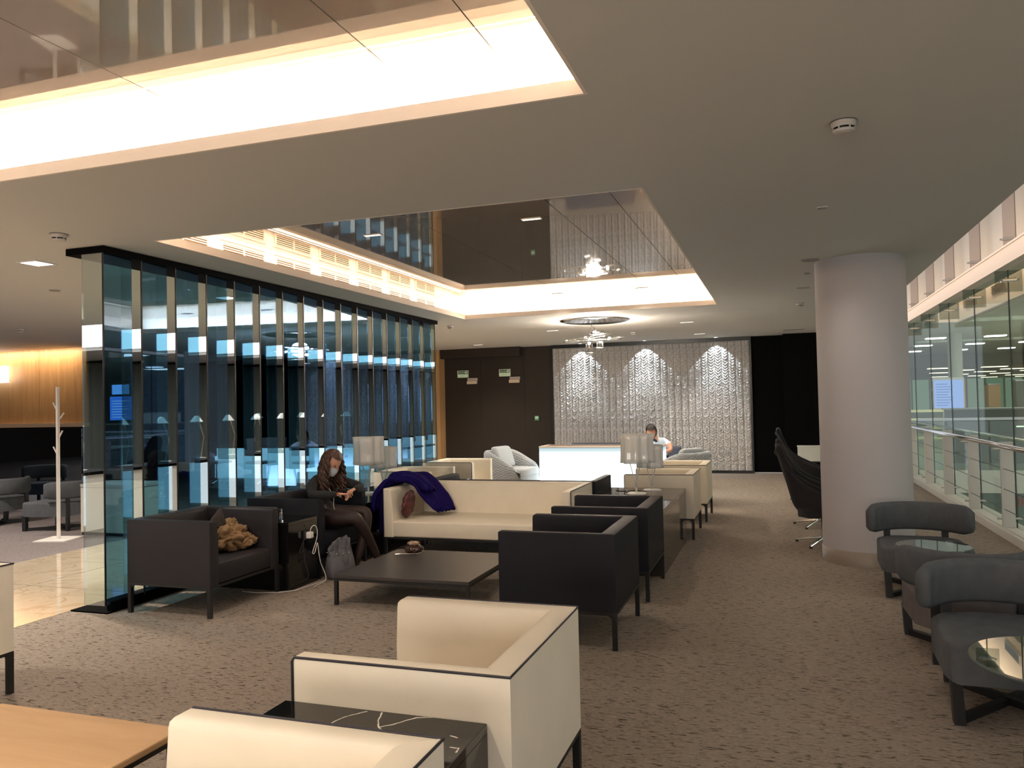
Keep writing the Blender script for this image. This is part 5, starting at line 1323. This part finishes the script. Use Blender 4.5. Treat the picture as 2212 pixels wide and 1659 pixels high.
sheet('sleeve', [(LC(-3.95, 7.30, .50), (0, .06, .03)), (LC(-3.93, 7.34, .66), (0, .07, .03)), (LC(-3.85, 7.42, .775), (0, .08, .03)), (LC(-3.74, 7.50, .805), (0, .09, .02)), (LC(-3.62, 7.58, .76), (0, .08, .02)), (LC(-3.52, 7.62, .64), (.03, .07, 0))], None, M_cobalt, bc, .04, 4.1, .02)
boxo('paper_tag', (-.232, -.226, -.30, -.25, -.28, -.22), mat('tag_white', (.7, .7, .66), .6), bc)
bg = blob('handbag', (0, 0, .0), (.05, .12, .15), mat('oxblood_leather', (.085, .012, .014), .3, vary=.6, vscale=30), None, .02, 12, 3, 1, sub=4)
bg.location = (-3.655, 7.40, .545); bg.rotation_euler = (0, .2, 0); tag(bg, 'dark red patterned bag wedged under the blue coat on the cream sofa', 'bag')
# grey drawstring tote
tb_ = empty('tote_bag', (-3.87, 6.40, 0)); tag(tb_, 'grey suede drawstring bag slumped on the carpet by the coffee table', 'bag')
M_grey = mat('grey_suede', (.115, .110, .120), .9, bump=.15, bscale=90)
bm = B(); prof = [(.0, .003), (.10, .003), (.125, .03), (.13, .10), (.115, .19), (.095, .26), (.10, .30), (.092, .305), (.085, .27), (.09, .2), (.0, .18)]
lathe(bm, prof, 40, fn=lambda a, z: 1 + .05 * math.sin(3 * a + 8 * z) + (.07 * math.sin(9 * a) if z > .2 else .02 * math.sin(7 * a)))
for v in bm.verts: v.co.x = v.co.x * .95 + .03 * v.co.z * math.sin(v.co.z * 12); v.co.y *= 1.15; v.co.z += (.05 * v.co.y / .1 if v.co.z > .24 else 0)
bm.normal_update(); crumple(bm, .014, 9, 4, 1); 
for v in bm.verts: v.co.z = max(.0, v.co.z)
finish(bm, 'bag', M_grey, tb_, smooth=True)
bm = B(); tube(bm, [(.06, -.09, .24), (.10, -.13, .20), (.12, -.10, .14), (.10, .02, .20)], .006, 6); finish(bm, 'drawstring', M_grey, tb_, smooth=True)
for a in (-2.4, -1.9, -1.2, -.7, -.2):
    bm = B(); bmesh.ops.create_icosphere(bm, subdivisions=2, radius=.007)
    for v in bm.verts: v.co += Vector((.108 * math.cos(a), .125 * math.sin(a), .235))
    finish(bm, 'eyelet', M_chrome, tb_, smooth=True)
# pouch with chain on the coffee table
pc = empty('clutch_bag', (-3.13, 6.42, .239)); tag(pc, 'small glossy brown clutch with a metal chain lying on the coffee table', 'bag')
M_pat = mat('patent_brown', (.05, .022, .015), .15, vary=.6, vscale=40)
blob('body', (0, 0, .04), (.085, .06, .038), M_pat, pc, .02, 16, 1, 1, flat=0); blob('flap', (-.01, .02, .09), (.055, .035, .022), mat('pale_gold_leather', (.35, .22, .14), .25), pc, .015, 20, 4, 1)
bm = B(); tube(bm, [(-.13, -.10, .008), (-.09, -.085, .01), (.0, -.08, .012), (.07, -.05, .014), (.095, 0, .02), (.08, .04, .05), (.03, .03, .085)], .006, 6); finish(bm, 'chain', mat('gunmetal', (.5, .42, .36), .2, metal=1), pc)
# charger with cable, outlet pod and small glass by the black side table
cg = empty('charger', (-3.985, 6.05, .44)); tag(cg, 'white phone charger plugged into the black lacquered table, its cable falling to the floor', 'charger')
boxo('plug', (-.0, .05, -.025, .028, -.028, .028), mat('charger_white', (.8, .74, .68), .35), cg, bev=.008); boxo('socket', (-.013, 0, -.05, .05, -.04, .04), M_leg, cg)
bm = B(); pts = [(.03, 0, .028), (.035, .01, .07), (.04, .06, .085), (.045, .095, .04), (.05, .08, -.04), (.05, .03, -.11), (.05, -.005, -.16), (.05, .03, -.175), (.05, .06, -.12), (.055, .075, -.06), (.06, .08, -.14), (.065, .10, -.26), (.07, .15, -.34), (.075, .175, -.40), (.08, .165, -.433), (.09, .05, -.436), (.1, -.06, -.436)]
P2 = [];
for i in range(len(pts) - 1):
    for k in range(3): P2.append(Vector(pts[i]).lerp(Vector(pts[i + 1]), k / 3))
P2.append(Vector(pts[-1]))
for _ in range(2): P2 = [P2[0]] + [(P2[i - 1] + P2[i] * 2 + P2[i + 1]) / 4 for i in range(1, len(P2) - 1)] + [P2[-1]]
tube(bm, P2, .0035, 6); finish(bm, 'cable', MATS['charger_white'], cg, smooth=True)
gl = empty('power_cable', (-4.05, 5.84, .0)); tag(gl, 'pale power cable lying on the carpet at the foot of the black lacquered table', 'cable')
bm = B(); tube(bm, [(-.35, -.15, .005), (-.2, -.17, .005), (-.02, -.12, .005), (.09, -.02, .005), (.11, .15, .005), (.13, .32, .005), (.14, .40, .005)], .005, 6); finish(bm, 'cable', mat('cable_grey', (.5, .45, .42), .5), gl, smooth=True)
tp = empty('salt_shaker', (-4.17, 5.93, .585)); tag(tp, 'small silver topped shaker on the black lacquered table behind the aubergine armchair', 'shaker')
bm = B(); lathe(bm, [(0, 0), (.022, 0), (.02, .05), (.012, .07), (.012, .075)], 20); finish(bm, 'body', mat_glass('shaker_glass', (.8, .8, .8), (1, 1, 1), .25), tp); bm = B(); lathe(bm, [(.014, .072), (.016, .095), (.0, .10)], 20); finish(bm, 'cap', M_chrome, tp)
jk = empty('jacket', (-1.50, 14.0, 0)); tag(jk, 'navy jacket bundled beside the man in the white t-shirt', 'jacket')
blob('body', (0, .0, .52), (.20, .17, .17), mat('navy_nylon', (.012, .016, .035), .6), jk, .07, 9, 3, 1.3, flat=.372); 
st_ = empty('side_table', (-1.49, 14.0, 0)); tag(st_, 'small dark pedestal under the navy jacket behind the desk', 'side table')
bm = B(); disc(bm, 0, 0, .34, .37, .2, 24); finish(bm, 'tabletop', M_leg, st_); bm = B(); tube(bm, [(0, 0, 0.01), (0, 0, .34)], .025, 10); finish(bm, 'stem', M_leg, st_); bm = B(); disc(bm, 0, 0, 0, .015, .14, 24); finish(bm, 'base', M_leg, st_)
bb = empty('white_box', (-1.88, 13.52, .0))
bpy.data.objects.remove(bb)
